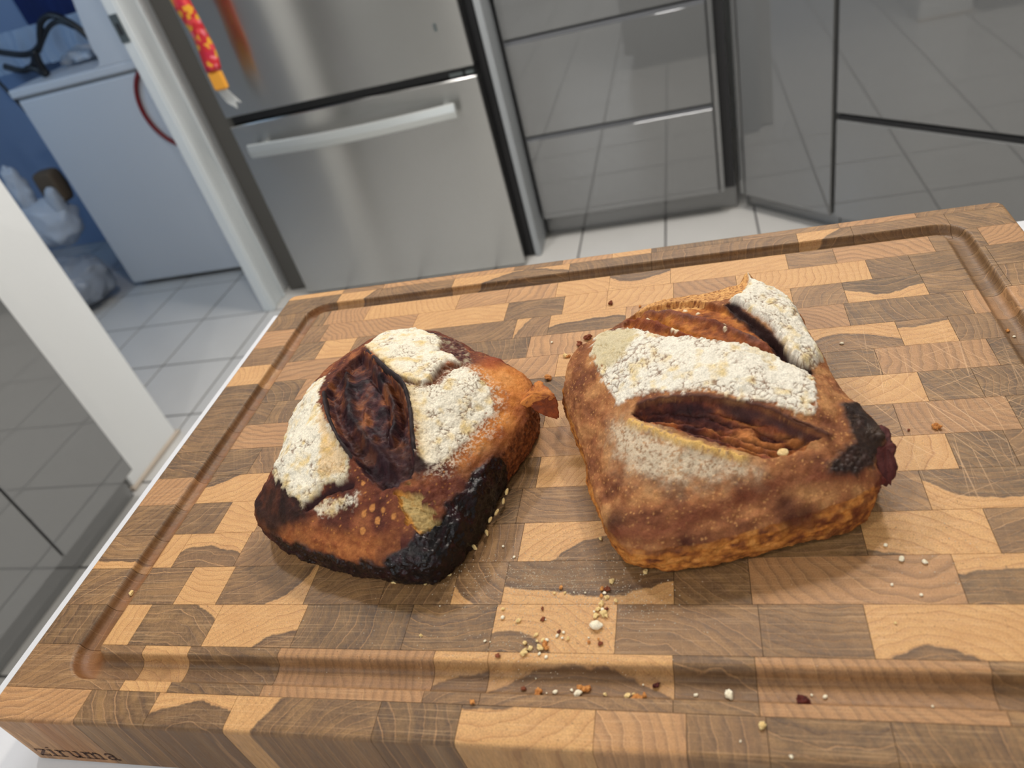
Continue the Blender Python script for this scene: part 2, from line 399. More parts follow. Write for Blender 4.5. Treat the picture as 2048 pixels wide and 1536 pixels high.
# ================================================================ kitchen units on the left
def grey_unit(name, x0, y0, y1, label, doors, facing=1):
    pass
cab = empty('kitchen_cabinet', (-1.59, .3, 0), label='grey gloss base cabinet with tall doors beside the white wall end, left of the board', category='cabinet')
CB = (-1.59, .3, 0)
part('carcass', M_CARC, cab, [((-2.15, -.9, .09), (-1.592, 1.20, .88))], .002, base=CB)
part('plinth', M_GLOSS, cab, [((-1.66, -.9, 0.001), (-1.63, 1.20, .089))], .002, base=CB)
for y0, y1 in ((.906, 1.20), (.303, .900), (-.30, .297), (-.9, -.306)):
    part('door', M_GLOSS, cab, [((-1.591, y0, .10), (-1.57, y1, .868))], .002, base=CB)
wt = MB().box((-2.15, -.9, .8805), (-1.55, 1.2, .92), .003).obj('worktop', M_COUNTER, None, label='white worktop over the grey cabinet at the left edge', category='worktop')

MB().box((-2.15, .90, .921), (-1.60, 1.17, 2.2), .002).obj('reflection_block', M_DARK, None, label='tall dark block added out of view on the left worktop, mirrored in the fridge', category='cabinet')  # added unseen to put a dark streak into the fridge reflection
# ================================================================ fridge
fg = empty('fridge', (-1.07, 2.6, 0), label='stainless steel fridge freezer with long bow handle beside the doorway', category='fridge')
GB = (-1.07, 2.6, 0)
part('body', M_BLACK, fg, [((-1.615, 2.306, .004), (-.606, 3.05, 1.82))], .004, base=GB)
part('gap_shade_panel', new_mat('gap_shade_grey', (84, 82, 78), .6), fg, [((-1.617, 2.296, .004), (-1.516, 2.3055, 1.82))], .002, base=GB)  # added panel, its colour paints the shadow in the gap beside the fridge
def fdoor(nm, z0, z1):
    d = part(nm, M_STEEL, fg, [((-1.51, 2.24, z0), (-.632, 2.296, z1))], .0025, base=GB)
    part('door_gasket', M_BLACK, d, [((-1.50, 2.2965, z0+.01), (-.64, 2.3055, z1-.01))], .002, base=GB); return d
ld = fdoor('freezer_door', .008, .664); ud = fdoor('fridge_door', .694, 1.80)
part('hinge_strip', M_BLACK, fg, [((-1.505, 2.262, .6655), (-.635, 2.30, .6925))], .002, base=GB)
part('hinge', M_STEELDK, fg, [((-.72, 2.252, .668), (-.675, 2.262, .682)), ((-.668, 2.25, .668), (-.640, 2.261, .682))], .002, base=GB)
# bow handle
def bow(z, nm, par, zr=.0235, x0=-1.455, x1=-.715):
    V = []; F = []; n = 28
    for i in range(n+1):
        t = i/n; x = x0+(x1-x0)*t; y = 2.207-.032*math.sin(math.pi*t)
        for dy, dz in ((0, -zr), (-.006, -zr+.004), (-.009, 0), (-.006, zr-.004), (0, zr), (.006, zr-.003), (.006, -zr+.003)): V.append((x-GB[0], y+dy-GB[1], z+dz))
    k = 7
    for i in range(n):
        for j in range(k): F.append((i*k+j, i*k+(j+1) % k, (i+1)*k+(j+1) % k, (i+1)*k+j))
    F.append(tuple(range(k))); F.append(tuple(n*k+j for j in range(k)))
    h = MB().add(V, F).obj(nm, M_ALU, par)
    for x in (x0+.04, x1-.04): part('handle_post', M_ALU, h, [((x-.012, 2.195, z-.012), (x+.012, 2.2395, z+.012))], .003, base=GB)
bow(.584, 'freezer_handle', ld); bow(1.42, 'door_handle', ud)
part('badge', M_STEELDK, ud, [((-.722, 2.2385, .807), (-.712, 2.2398, .829))], .0006, base=GB)
# tall end panel between fridge and drawers
MB().box((-.604, 2.300, 0.001), (-.583, 3.1, 2.2), .002).obj('end_panel', new_mat('silver_grey_laminate', (158, 162, 165), .4), None, label='tall silver grey end panel between fridge and drawer unit', category='panel')

# red and yellow hanging strip in front of the fridge
def strip_mat():
    mt = new_mat('red_yellow_print', (200, 60, 55), .6); nt = mt.node_tree; b = nt.nodes['Principled BSDF']
    tc = nt.nodes.new('ShaderNodeTexCoord'); v = nt.nodes.new('ShaderNodeTexVoronoi'); v.inputs['Scale'].default_value = 62; nt.links.new(tc.outputs['Object'], v.inputs['Vector'])
    cr = nt.nodes.new('ShaderNodeValToRGB'); sp_ = nt.nodes.new('ShaderNodeSeparateColor'); nt.links.new(v.outputs['Color'], sp_.inputs[0]); nt.links.new(sp_.outputs[0], cr.inputs[0])
    cr.color_ramp.interpolation = 'CONSTANT'; e = cr.color_ramp.elements; e[0].color = (*lin((196, 34, 44)), 1); e[1].position = .45; e[1].color = (*lin((222, 70, 70)), 1)
    for p, c in ((.62, (226, 160, 40)), (.82, (190, 30, 60)), (.93, (230, 120, 130))): q = e.new(p); q.color = (*lin(c), 1)
    nt.links.new(cr.outputs[0], b.inputs['Base Color']); return mt
hang = empty('hanging_decoration', (-1.43, 2.13, 1.5), label='red and yellow patterned fabric strip with orange tab hanging before the fridge', category='decoration')
V = []; Fq = []; n = 40
for i in range(n+1):
    t = i/n; z = .86+t*.60; w = .026; y = 2.14+.006*math.sin(t*14); xc = -1.405+.006*math.sin(t*9)
    for k, (a, bb) in enumerate(((-1, -.004), (0, -.011), (1, -.004), (1, .004), (0, .006), (-1, .004))): V.append((xc+a*w*(1+.06*math.sin(t*25))+1.43, y+bb-2.13, z-1.5))
for i in range(n):
    for k in range(6): Fq.append((i*6+k, i*6+(k+1) % 6, (i+1)*6+(k+1) % 6, (i+1)*6+k))
Fq += [tuple(range(6)), tuple(n*6+k for k in range(6))]
MB().add(V, Fq).obj('patterned_strip', strip_mat(), hang, True)
HB = (-1.43, 2.13, 1.5)
part('orange_tab', M_ORANGE, hang, [((-1.432, 2.134, .802), (-1.382, 2.150, .859))], .006, base=HB)
MB().tube([(x+1.43, y-2.13, z-1.5) for x, y, z in smooth_path([(-1.405, 2.142, 1.46), (-1.405, 2.145, 1.49), (-1.40, 2.17, 1.50), (-1.40, 2.178, 1.46)], 5)], .004).obj('hanging_loop', M_RED, hang)
MB().add([(-.005, .026, -.70), (.020, .028, -.695), (.052, .031, -.75), (.036, .03, -.742), (.032, .03, -.765), (.006, .028, -.74), (-.005, .030, -.70), (.020, .032, -.695), (.052, .035, -.75), (.036, .034, -.742), (.032, .034, -.765), (.006, .032, -.74)],
         [(0, 1, 2, 3, 4, 5), (11, 10, 9, 8, 7, 6)]+[(i, (i+1) % 6, 6+(i+1) % 6, 6+i) for i in range(6)]).obj('tab_reflection', M_PALE_REFL, hang)  # stands in for a pale reflection in the fridge door, modelled as a solid

# ================================================================ drawer stack and corner units
dr = empty('drawer_unit', (-.25, 2.6, 0), label='grey gloss unit of three wide handleless drawers right of the fridge', category='drawer unit')
DB = (-.25, 2.6, 0)
part('carcass', M_CARC, dr, [((-.575, 2.425, .085), (.062, 3.1, .895))], .002, base=DB)
part('plinth', M_GLOSS, dr, [((-.575, 2.462, .001), (.105, 2.478, .084))], .002, base=DB)
for z0, z1 in ((.092, .378), (.397, .688), (.708, .876)):
    d = part('drawer', M_GLOSS, dr, [((-.566, 2.40, z0), (.045, 2.4245, z1))], .0006, base=DB)
    part('drawer_grip', M_PROFILE, d, [((-.566, 2.404, z1+.0005), (.045, 2.4245, z1+.0125))], .0004, base=DB)
part('side_strip', M_GLOSS, dr, [((.0505, 2.402, .092), (.066, 2.4245, .888))], .001, base=DB)
part('corner_post', M_DARK, dr, [((.0665, 2.43, .092), (.100, 2.45, .888))], .001, base=DB)
# diagonal units: front plane x+y = 2.541
A = np.array([.118, 2.423]); dvx = np.array([1, -1])/math.sqrt(2); nv = np.array([1, 1])/math.sqrt(2)
def diag_box(mb, s0, s1, n0, n1, z0, z1, base):
    V = MB().box((s0, n0, z0), (s1, n1, z1), .002)
    P = []
    for x, y, z in V.V:
        q = A+dvx*x+nv*y; P.append((q[0]-base[0], q[1]-base[1], z-base[2]))
    mb.add(P, V.F); return mb
def dpart(name, mat, par, boxes, base):
    mb = MB()
    for b in boxes: diag_box(mb, *b, base)
    return mb.obj(name, mat, par)
cc = empty('corner_cabinet', (.35, 2.5, 0), label='angled grey corner cabinet with one plain tall door', category='cabinet'); CC = (.35, 2.5, 0)
dpart('carcass', M_CARC, cc, [(.0, .347, .024, .45, .06, .895)], CC)
dpart('plinth', M_GLOSS, cc, [(-.02, .347, .045, .06, .001, .0595)], CC)
dpart('door', M_GLOSS, cc, [(.018, .343, 0, .0235, .065, .888)], CC)
dpart('side_strip', M_GLOSS, cc, [(-.004, .0125, .0, .0235, .065, .888)], CC)
dd = empty('drawer_unit', (.6, 2.1, 0), label='angled grey unit of two deep drawers at the right edge', category='drawer unit'); DD = (.6, 2.1, 0)
dpart('carcass', M_CARC, dd, [(.3485, 1.25, .024, .45, .06, .895)], DD)
dpart('plinth', M_GLOSS, dd, [(.3485, 1.25, .045, .06, .001, .0595)], DD)
for z0, z1 in ((.065, .364), (.384, .888)):
    d = dpart('drawer', M_GLOSS, dd, [(.357, 1.25, 0, .0235, z0, z1)], DD)
    if z0 < .1: dpart('drawer_grip', M_DARK, d, [(.357, 1.25, .006, .0235, z1+.0005, z1+.013)], DD)
# worktop following both fronts
wtb = MB(); P = [(-.575, 2.385), (.115, 2.385), (1.03, 1.47), (1.55, 1.99), (1.55, 3.1), (-.575, 3.1)]
V = [(x, y, .897) for x, y in P]+[(x, y, .935) for x, y in P]
wtb.add(V, [tuple(range(6))[::-1], tuple(range(6, 12))]+[(i, (i+1) % 6, 6+(i+1) % 6, 6+i) for i in range(6)])
wtb.obj('worktop', M_COUNTER, None, label='white worktop over the drawers and the angled corner cabinets', category='worktop')

# ================================================================ laundry room
wm = empty('washing_machine', (-2.12, 2.83, 0), label='white washing machine with dark red door ring seen through the doorway', category='washing machine'); WB = (-2.12, 2.83, 0)
part('body', M_WHITEGOODS, wm, [((-2.54, 2.53, .02), (-1.715, 3.13, .852))], .008, base=WB)
part('top_panel', M_WHITEGOODS, wm, [((-2.548, 2.520, .862), (-1.712, 3.135, .895))], .006, base=WB)
part('top_seam', M_SEAM, wm, [((-2.535, 2.535, .8525), (-1.72, 3.12, .8615))], .001, base=WB)
part('foot', M_BLACK, wm, [((-2.50, 2.58, .001), (-2.45, 2.63, .0195)), ((-1.9, 2.58, .001), (-1.85, 2.63, .0195))], .004, base=WB)
ringp = [(-1.853+.168*math.cos(a)+2.12, 2.522-2.83, .715+.168*math.sin(a)) for a in [math.pi*(.36+1.28*i/50) for i in range(51)]]
MB().tube(ringp, .0085, 10).obj('door_ring', M_RED, wm, True)
# white tub standing on the machine
tub = empty('white_storage_tub', (-1.97, 2.75, .896), label='white rounded plastic tub standing on the washing machine', category='tub')
prof = smooth_path([(-2.125, .896), (-2.098, .905), (-2.086, .93), (-2.088, .97), (-2.065, 1.10), (-2.03, 1.25), (-2.02, 1.34)], 6)
V = []; n = len(prof)
for y in (2.524, 2.95):
    V += [(x+1.97, y-2.75, z-.896) for x, z in prof]+[(-1.72+1.97, y-2.75, z-.896) for x, z in prof]
Fq = []
for i in range(n-1):
    Fq += [(i, i+1, n+i+1, n+i), (2*n+i, 3*n+i, 3*n+i+1, 2*n+i+1), (i, 2*n+i, 2*n+i+1, i+1), (n+i, n+i+1, 3*n+i+1, 3*n+i)]
Fq += [(0, n, 3*n, 2*n), (n-1, 3*n-1, 4*n-1, 2*n-1)]
MB().add(V, Fq).obj('tub_wall', M_WHITEGOODS, tub)
part('tub_rim', M_WHITEGOODS, tub, [((-2.04, 2.515, 1.341), (-1.715, 2.96, 1.36))], .004, base=(-1.97, 2.75, .896))
# crumpled things: numpy blob
def blob(name, c, r, mat, seed, amp=.3, sc=.08, sub=4, parent=None, sq=2.0, **p):
    import bmesh
    bm = bmesh.new(); bmesh.ops.create_icosphere(bm, subdivisions=sub, radius=1); P = np.array([v.co[:] for v in bm.verts])
    P = np.sign(P)*np.abs(P)**(2/sq); P /= (np.abs(P)**sq).sum(1)[:, None]**(1/sq)
    P = P*np.array(r); n_ = 1+amp*(np.abs(fbm(P+np.array(c)*3+seed, sc, 4, seed)-.5)*4-.5); P = P*n_[:, None]
    lo = -r[2]; P[:, 2] = np.maximum(P[:, 2], lo*.92)
    for v, q in zip(bm.verts, P): v.co = q
    me = bpy.data.meshes.new(name); bm.to_mesh(me); bm.free(); me.materials.append(mat); me.shade_smooth()
    return link(name, me, parent, c, **p)
def drape(name, P0, P1, ztop, zbot, y, mat, amp, seed, **p):
    """hanging cloth with vertical folds"""
    nx, nz = 70, 16; V = []; F = []
    for s_ in (0, .004):
        for i in range(nx):
            for j in range(nz):
                u = i/(nx-1); w = j/(nz-1); x = P0+(P1-P0)*u; V.append((x+.01*math.sin(w*5+seed), y+s_+amp*(math.sin(u*26+seed+w)+.5*math.sin(u*61+seed*2))*(.4+.6*w), ztop+(zbot-ztop)*w))
    m_ = nx*nz
    for i in range(nx-1):
        for j in range(nz-1):
            a = i*nz+j; F.append((a, a+nz, a+nz+1, a+1)); F.append((m_+a, m_+a+1, m_+a+nz+1, m_+a+nz))
    return MB().add(V, F).obj(name, mat, None, True, **p)
blob('navy_bag', (-2.19, 2.78, .941), (.08, .06, .048), M_NAVY, 3, .25, .05, 3, label='small crumpled navy blue bag on the washing machine beside the white tub', category='bag')
blob('plastic_bag', (-2.385, 2.82, .924), (.10, .08, .03), M_BAG, 5, .35, .04, 4, label='flattened clear plastic bag lying on top of the washing machine', category='bag')
drape('hanging_cloth', -3.05, -2.44, 1.055, .90, 3.02, M_CLOTH, .02, 1.3, label='pale blue cloth hanging in folds behind the washing machine', category='cloth')
drape('navy_curtain', -2.80, -2.12, 1.9, .91, 3.09, M_NAVY, .012, 2.2, label='dark navy cloth hanging on the laundry wall above the machine', category='curtain')
# black looped straps
st = empty('black_strap_loops', (-2.4, 2.66, .9), label='black looped straps arched over the pale cloth behind the machine', category='straps')
for P, r in (([(-2.62, 2.66, 1.02), (-2.50, 2.66, .985), (-2.42, 2.66, 1.0), (-2.385, 2.66, 1.04), (-2.35, 2.66, 1.075), (-2.29, 2.66, 1.085), (-2.23, 2.66, 1.045), (-2.185, 2.66, .98), (-2.17, 2.66, .945)], .012),
             ([(-2.44, 2.665, .985), (-2.39, 2.665, 1.02), (-2.335, 2.665, 1.052), (-2.28, 2.665, 1.06), (-2.23, 2.665, 1.03)], .010),
             ([(-2.62, 2.655, .965), (-2.55, 2.655, .935), (-2.49, 2.655, .945), (-2.46, 2.655, .975), (-2.44, 2.655, .99)], .012),
             ([(-2.445, 2.65, .99), (-2.455, 2.65, .955), (-2.455, 2.65, .92), (-2.45, 2.65, .90)], .016),
             ([(-2.52, 2.65, .94), (-2.485, 2.65, .93), (-2.465, 2.65, .91), (-2.452, 2.65, .898)], .012)):
    MB().tube([(x+2.4, y-2.66, z-.9) for x, y, z in smooth_path(P, 6)], r).obj('strap', M_BLACK, st, True)
# pole and bags on the floor
MB().tube([(-2.78, 2.70, 1.05), (-2.70, 2.70, .80), (-2.64, 2.70, .58)], [.007, .007, .009]).obj('dark_pole', M_BLACK, None, True, label='thin dark pole leaning beside the washing machine', category='pole')
bg = empty('shopping_bag', (-2.78, 2.56, .29), label='white plastic shopping bag with open handles, left of the washing machine', category='bag')
blob('bag_body', (0.0, 0, .06), (.14, .10, .115), M_BAG, 11, .22, .07, 4, bg)
blob('bag_handle', (-.05, 0, .22), (.05, .04, .12), M_BAG, 14, .25, .05, 4, bg)
blob('bag_handle', (.09, 0, .15), (.035, .035, .07), M_BAG, 19, .25, .05, 4, bg)
blob('brown_box', (.075, .05, .20), (.055, .04, .075), M_BROWN, 4, .1, .05, 3, bg, 5.0)
b2 = empty('refuse_bag', (-2.76, 2.42, 0), label='cloudy grey plastic bag on the tiles left of the washing machine', category='bag')
blob('bag_body', (0, 0, .11), (.185, .15, .105), M_BAG2, 21, .14, .09, 5, b2, 2.6)
blob('yellow_packet', (-.06, -.12, .19), (.05, .03, .03), M_YEL, 8, .2, .05, 3, b2)

# ================================================================ peninsula with white worktop
BX, BY, BZ = -.3285, .1135, .961        # board: left near top corner
pen = empty('peninsula_unit', (.3, -.1, 0), label='grey gloss peninsula unit carrying the white countertop under the board', category='cabinet'); PB = (.3, -.1, 0)
part('carcass', M_CARC, pen, [((-.36, -.62, .09), (1.30, .48, .889))], .002, base=PB)
part('plinth', M_GLOSS, pen, [((-.32, -.58, .001), (1.28, .44, .0885))], .002, base=PB)
ct = MB().box((-.385, -.66, .890), (1.55, .505, .9225), .003).obj('countertop', M_COUNTER, None, label='white countertop the cutting board lies on', category='countertop')

# ================================================================ cutting board of end grain blocks
BW, BD, BT = .504, .350, .038
board = empty('cutting_board', (BX, BY, BZ-BT), label='large end grain wooden cutting board with juice groove and burned lettering', category='cutting board')
def groove_h(x, y):
    """height of the top surface (m) with the juice groove, board coordinates"""
    cx, cy, hx, hy, r = BW/2, BD/2, BW/2-.0335, BD/2-.0262, .011
    qx = abs(x-cx)-(hx-r); qy = abs(y-cy)-(hy-r)
    d = math.hypot(max(qx, 0), max(qy, 0))+min(max(qx, qy), 0)-r
    w = .0063
    t = abs(d)/w
    return -.0056*math.sqrt(max(0, 1-t**3.0)) if t < 1 else 0.0
CR = .006
def plan_fix(x, y):
    # round the four vertical corners of the board
    for cx, sx in ((CR, -1), (BW-CR, 1)):
        for cy, sy in ((CR, -1), (BD-CR, 1)):
            if (x-cx)*sx > 0 and (y-cy)*sy > 0:
                d = math.hypot(x-cx, y-cy)
                if d > 1e-9:
                    mx = max(abs(x-cx), abs(y-cy)); k = mx/d
                    return cx+(x-cx)*k, cy+(y-cy)*k
    return x, y
def block(u0, u1, v0, v1, kind):
    g = .00010; a0, a1, b0, b1 = u0+(g if u0 > 0 else 0), u1-(g if u1 < BW else 0), v0+(g if v0 > 0 else 0), v1-(g if v1 < BD else 0)
    grooved = v0 < .034 or v1 > BD-.034 or u0 < .042 or u1 > BW-.042
    if grooved:
        nx = max(2, int((a1-a0)/.0009)+1); ny = max(2, int((b1-b0)/.0009)+1)
    else: nx, ny = 3, 3
    xs = [a0+(a1-a0)*i/nx for i in range(nx+1)]; ys = [b0+(b1-b0)*j/ny for j in range(ny+1)]
    V = []; F = []
    rb = .0022
    def top(x, y):
        # bevelled outer top edge
        e = min(x, y, BW-x, BD-y); z = groove_h(x, y)
        if e < rb: z -= rb-math.sqrt(max(0, rb*rb-(rb-e)**2))
        return z
    if grooved:
        # extra rows close to the outer edge so that the rounded edge is resolved
        def ext(L, lo, hi, full):
            if lo <= 1e-9: L = [0, .0003, .0007, .0012, .0017]+[q for q in L if q > .0022]
            if hi >= full-1e-9: L = [q for q in L if q < full-.0022]+[full-.0017, full-.0012, full-.0007, full-.0003, full]
            return L
        xs = ext(xs, u0, u1, BW); ys = ext(ys, v0, v1, BD)
        def cut(L, c0, c1):
            for c in (c0, c1):
                for e in (-.0063, .0063):
                    for k in (-.00012, .00012, .0005 if e < 0 else -.0005):
                        if L[0]+.0004 < c+e+k < L[-1]-.0004: L = [q for q in L if abs(q-(c+e+k)) > .00025 or q in (L[0], L[-1]) or q in keep]+[c+e+k]; keep.add(c+e+k)
            return sorted(L)
        keep = set(); xs = cut(xs, .0335, BW-.0335); keep = set(); ys = cut(ys, .0262, BD-.0262)
    nx, ny = len(xs)-1, len(ys)-1
    for x in xs:
        for y in ys:
            z = top(x, y); X, Y = plan_fix(x, y); V.append((X, Y, z))
    idx = lambda i, j: i*(ny+1)+j
    for i in range(nx):
        for j in range(ny): F.append((idx(i, j), idx(i+1, j), idx(i+1, j+1), idx(i, j+1)))
    rim = [idx(i, 0) for i in range(nx)]+[idx(nx, j) for j in range(ny)]+[idx(i, ny) for i in range(nx, 0, -1)]+[idx(0, j) for j in range(ny, 0, -1)]
    r0_ = len(V); m_ = len(rim)
    for k in rim: V.append(V[k])
    n0 = len(V)
    for k in rim: V.append((V[k][0], V[k][1], -BT+.0008))
    for k in range(m_): F.append((r0_+k, n0+k, n0+(k+1) % m_, r0_+(k+1) % m_))
    F.append(tuple(n0+k for k in range(m_))[::-1])
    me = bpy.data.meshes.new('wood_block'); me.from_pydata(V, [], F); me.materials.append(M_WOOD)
    sm = [True]*(nx*ny)+[False]*(len(F)-nx*ny); me.polygons.foreach_set('use_smooth', sm)
    o = link('wood_block', me, board, (0, 0, BT))
    cx, cy = (u0+u1)/2, (v0+v1)/2; w, h = u1-u0, v1-v0
    a = rng.uniform(0, 6.283); R = rng.choice((.035, .05, .07, .11)); dark = rng.uniform(.86, 1.12); hue = rng.uniform(0, .45); fq = rng.uniform(170, 330)
    if kind[0] == 'X':        # two tone: light wood towards angle, covering the given share
        a_, f_ = kind[1:].split(','); a = math.radians(float(a_)); f_ = float(f_)
        ext_ = abs(math.cos(a))*w/2+abs(math.sin(a))*h/2; off = ext_*(1-2*f_)
        R = rng.choice((.04, .06, .09)); rx, ry = cx-math.cos(a)*R, cy-math.sin(a)*R; r0 = R+off
    else:
        rx, ry = cx+math.cos(a)*R, cy+math.sin(a)*R
        r0 = 0.0 if kind == 'L' else 9.0
    if kind == 'T': r0 = 0.0
    if kind == 'M': dark = rng.uniform(1.12, 1.34); hue = rng.uniform(.2, .6)
    if kind == 'P': dark = rng.uniform(1.15, 1.3); hue = 1.1
    if kind == 'T': r0 = 9.0; dark = 1.62; hue = .75
    o['ring'] = [rx, ry, r0]; o['tone'] = [dark, hue, fq]
    return o
ROWV = [0, .015, .0369, .0587, .0806, .1024, .1244, .1457, .1677, .1895, .2112, .2330, .2548, .2767, .2985, .3203, .342, .350]
ROWS = [
 "0 T;.0512 D;.0876 X95,.3;.1265 X150,.28;.1919 D;.2252 X290,.74;.2758 T;.3072 D;.3332 D;.371 D;.42 M;.455 D",
 "0 D;.0656 L;.0905 D;.1365 P;.2085 X110,.38;.2315 X90,.22;.3028 D;.3315 P;.405 M;.441 D;.472 M",
 "0 D;.0385 L;.0548 X75,.16;.0954 X120,.74;.1409 D;.1929 D;.2309 X60,.68;.2812 D;.3345 D;.3711 X80,.74;.425 D;.46 D",
 "0 D;.0665 L;.0907 X310,.27;.1378 D;.1757 D;.2095 X220,.2;.2322 X270,.18;.3034 D;.3326 P;.4054 X85,.38;.45 D",
 "0 X270,.24;.0330 L;.0518 X85,.42;.089 M;.15 D;.193 D;.2358 X120,.62;.281 D;.33 D;.3771 X60,.86;.4222 D;.46 D",
 "0 D;.0653 L;.09 M;.14 D;.193 D;.2315 D;.30 D;.35 M;.4046 X270,.26;.46 D",
 "0 P;.0369 X300,.72;.085 D;.15 M;.193 D;.2378 L;.28 M;.33 L;.4202 D;.4423 D;.47 M",
 "0 D;.0633 M;.09 D;.14 L;.193 M;.209 T;.303 M;.35 M;.4041 P;.45 D",
 "0 D;.0391 P;.09 M;.15 D;.193 M;.2356 L;.285 D;.33 L;.4195 D;.4423 D;.47 P",
 "0 D;.053 D;.09 M;.15 D;.209 D;.26 T;.33 M;.38 D;.4046 P;.455 D",
 "0 D;.0649 P;.095 M;.15 D;.2 T;.2366 L;.30 D;.352 X100,.4;.4189 X280,.68;.4436 D;.48 D",
 "0 L;.040 P;.085 D;.13 L;.17 D;.216 T;.262 X90,.5;.33 D;.36 P;.3976 D;.4565 P;.49 D",
 "0 D;.0370 D;.0615 L;.0866 D;.14 D;.2036 X150,.3;.2263 X95,.42;.275 T;.34 L;.372 M;.4002 X270,.33;.441 D;.48 M",
 "0 P;.040 D;.0560 P;.1268 L;.194 D;.2333 L;.262 L;.3043 P;.3424 L;.4169 D;.44 D;.48 D",
 "0 D;.0500 P;.0833 L;.1546 T;.1915 T;.2262 L;.2623 X270,.45;.3024 L;.374 M;.4016 P;.455 D;.482 P",
 "0 D;.0492 X160,.62;.0845 D;.1441 X110,.33;.2321 D;.2895 D;.3835 X130,.5;.4163 D;.47 D",
 "0 L;.0492 M;.0845 T;.1441 T;.19 D;.2262 T;.262 L;.2895 D;.35 M;.41 P;.455 D",
]
for r, spec in enumerate(ROWS):
    it = [s.split() for s in spec.split(';')]; us = [float(i[0]) for i in it]+[BW]
    for k, i in enumerate(it): block(us[k], us[k+1], ROWV[r], ROWV[r+1], i[1])
# burned lettering on the near edge: small slab serif letters
def slab(mb, pts, wd):
    for (x0, z0), (x1, z1) in zip(pts[:-1], pts[1:]):
        dx, dz = x1-x0, z1-z0; L = math.hypot(dx, dz); nx_, nz_ = -dz/L*wd/2, dx/L*wd/2; ex, ez = dx/L*wd*.25, dz/L*wd*.25
        q = [(x0-ex+nx_, z0-ez+nz_), (x1+ex+nx_, z1+ez+nz_), (x1+ex-nx_, z1+ez-nz_), (x0-ex-nx_, z0-ez-nz_)]
        V = [(a, -.00012, b) for a, b in q]+[(a, .0006, b) for a, b in q]
        mb.add(V, [(0, 1, 2, 3), (7, 6, 5, 4)]+[(i, (i+1) % 4, 4+(i+1) % 4, 4+i) for i in range(4)])
GL = {  # x-height 1, strokes (points, width)
 'z': (1.0, [([(.12, .95), (.88, .95)], .13), ([(.86, .92), (.14, .08)], .24), ([(.1, .06), (.9, .06)], .13), ([(.12, .95), (.12, .7)], .08), ([(.9, .05), (.9, .3)], .08)]),
 'i': (.55, [([(.28, .95), (.28, .05)], .24), ([(.05, .95), (.28, .95)], .12), ([(.02, .05), (.54, .05)], .12), ([(.28, 1.32), (.28, 1.33)], .26)]),
 'r': (.8, [([(.28, .95), (.28, .05)], .24), ([(.05, .95), (.28, .95)], .12), ([(.02, .05), (.54, .05)], .12), ([(.32, .7), (.45, .9), (.66, .96), (.76, .84)], .15)]),
 'u': (1.08, [([(.25, .95), (.25, .3), (.4, .07), (.62, .1), (.8, .3)], .2), ([(.8, .95), (.8, .05)], .24), ([(.03, .95), (.25, .95)], .12), ([(.6, .95), (.8, .95)], .12), ([(.8, .05), (1.04, .05)], .12)]),
 'm': (1.65, [([(.27, .95), (.27, .05)], .24), ([(.05, .95), (.27, .95)], .12), ([(.3, .7), (.5, .92), (.7, .92), (.82, .7), (.82, .05)], .2), ([(.86, .7), (1.05, .92), (1.24, .92), (1.37, .7), (1.37, .05)], .2), ([(.05, .05), (.5, .05)], .12), ([(.62, .05), (1.03, .05)], .12), ([(1.17, .05), (1.6, .05)], .12)]),
 'a': (1.0, [([(.15, .78), (.3, .95), (.6, .95), (.72, .75), (.72, .2), (.85, .06), (.96, .12)], .18), ([(.7, .58), (.35, .52), (.17, .3), (.3, .07), (.55, .08), (.7, .28)], .16)]),
}
mb = MB(); xx = .0078; H_ = .0062
for ch in 'ziruma':
    wd, st_ = GL[ch]
    for pts, w_ in st_: slab(mb, [(xx+p*H_*1.16, BT-.0338+q*H_) for p, q in pts], w_*H_)
    xx += (wd+.09)*H_*1.16
mb.obj('burned_lettering', new_mat('burned_brown', (70, 42, 24), .7), board, label='dark burned word on the near edge')

# ================================================================ loaves
def catmull(P,n,closed=True):
    P=np.asarray(P,float); m=len(P); out=[]
    t=np.linspace(0,m,n,endpoint=False); i=np.floor(t).astype(int); f=(t-i)[:,None]
    p0,p1,p2,p3=P[(i-1)%m],P[i%m],P[(i+1)%m],P[(i+2)%m]
    return .5*((2*p1)+(-p0+p2)*f+(2*p0-5*p1+4*p2-p3)*f**2+(-p0+3*p1-3*p2+p3)*f**3)
PROF=[(.0,0),(.5,0),(.88,0),(.945,.015),(.972,.06),(.985,.14),(.993,.26),(1.0,.45),(1.0,.62),(.99,.76),(.965,.88),(.93,.96)]
DOME=[.89,.85,.8,.74,.67,.6,.52,.44,.36,.28,.2,.1,0]
def loaf_base(L,n=128):
    """L: dict(outline=[(u,v,ze)...] mm, centre=(u,v,zp))  -> verts, faces (rings)"""
    O=catmull(L['outline'],n); c=np.array(L['centre'],float)
    pw=L.get('pow',2.3)
    V=[];rings=[]
    for r,z in PROF:
        xy=c[:2]+(O[:,:2]-c[:2])*r; rings.append(np.c_[xy,O[:,2]*z])
    ztop=O[:,2]
    for r in DOME:
        xy=c[:2]+(O[:,:2]-c[:2])*r
        h=(1-(r/.93)**pw)
        rings.append(np.c_[xy,ztop*.97*(1-h)+c[2]*h+ (ztop*.96-ztop*.97)*0])
    V=np.concatenate(rings); F=[]
    for k in range(len(rings)-1):
        for i in range(n):
            j=(i+1)%n; F.append((k*n+i,k*n+j,(k+1)*n+j,(k+1)*n+i))
    return V,F
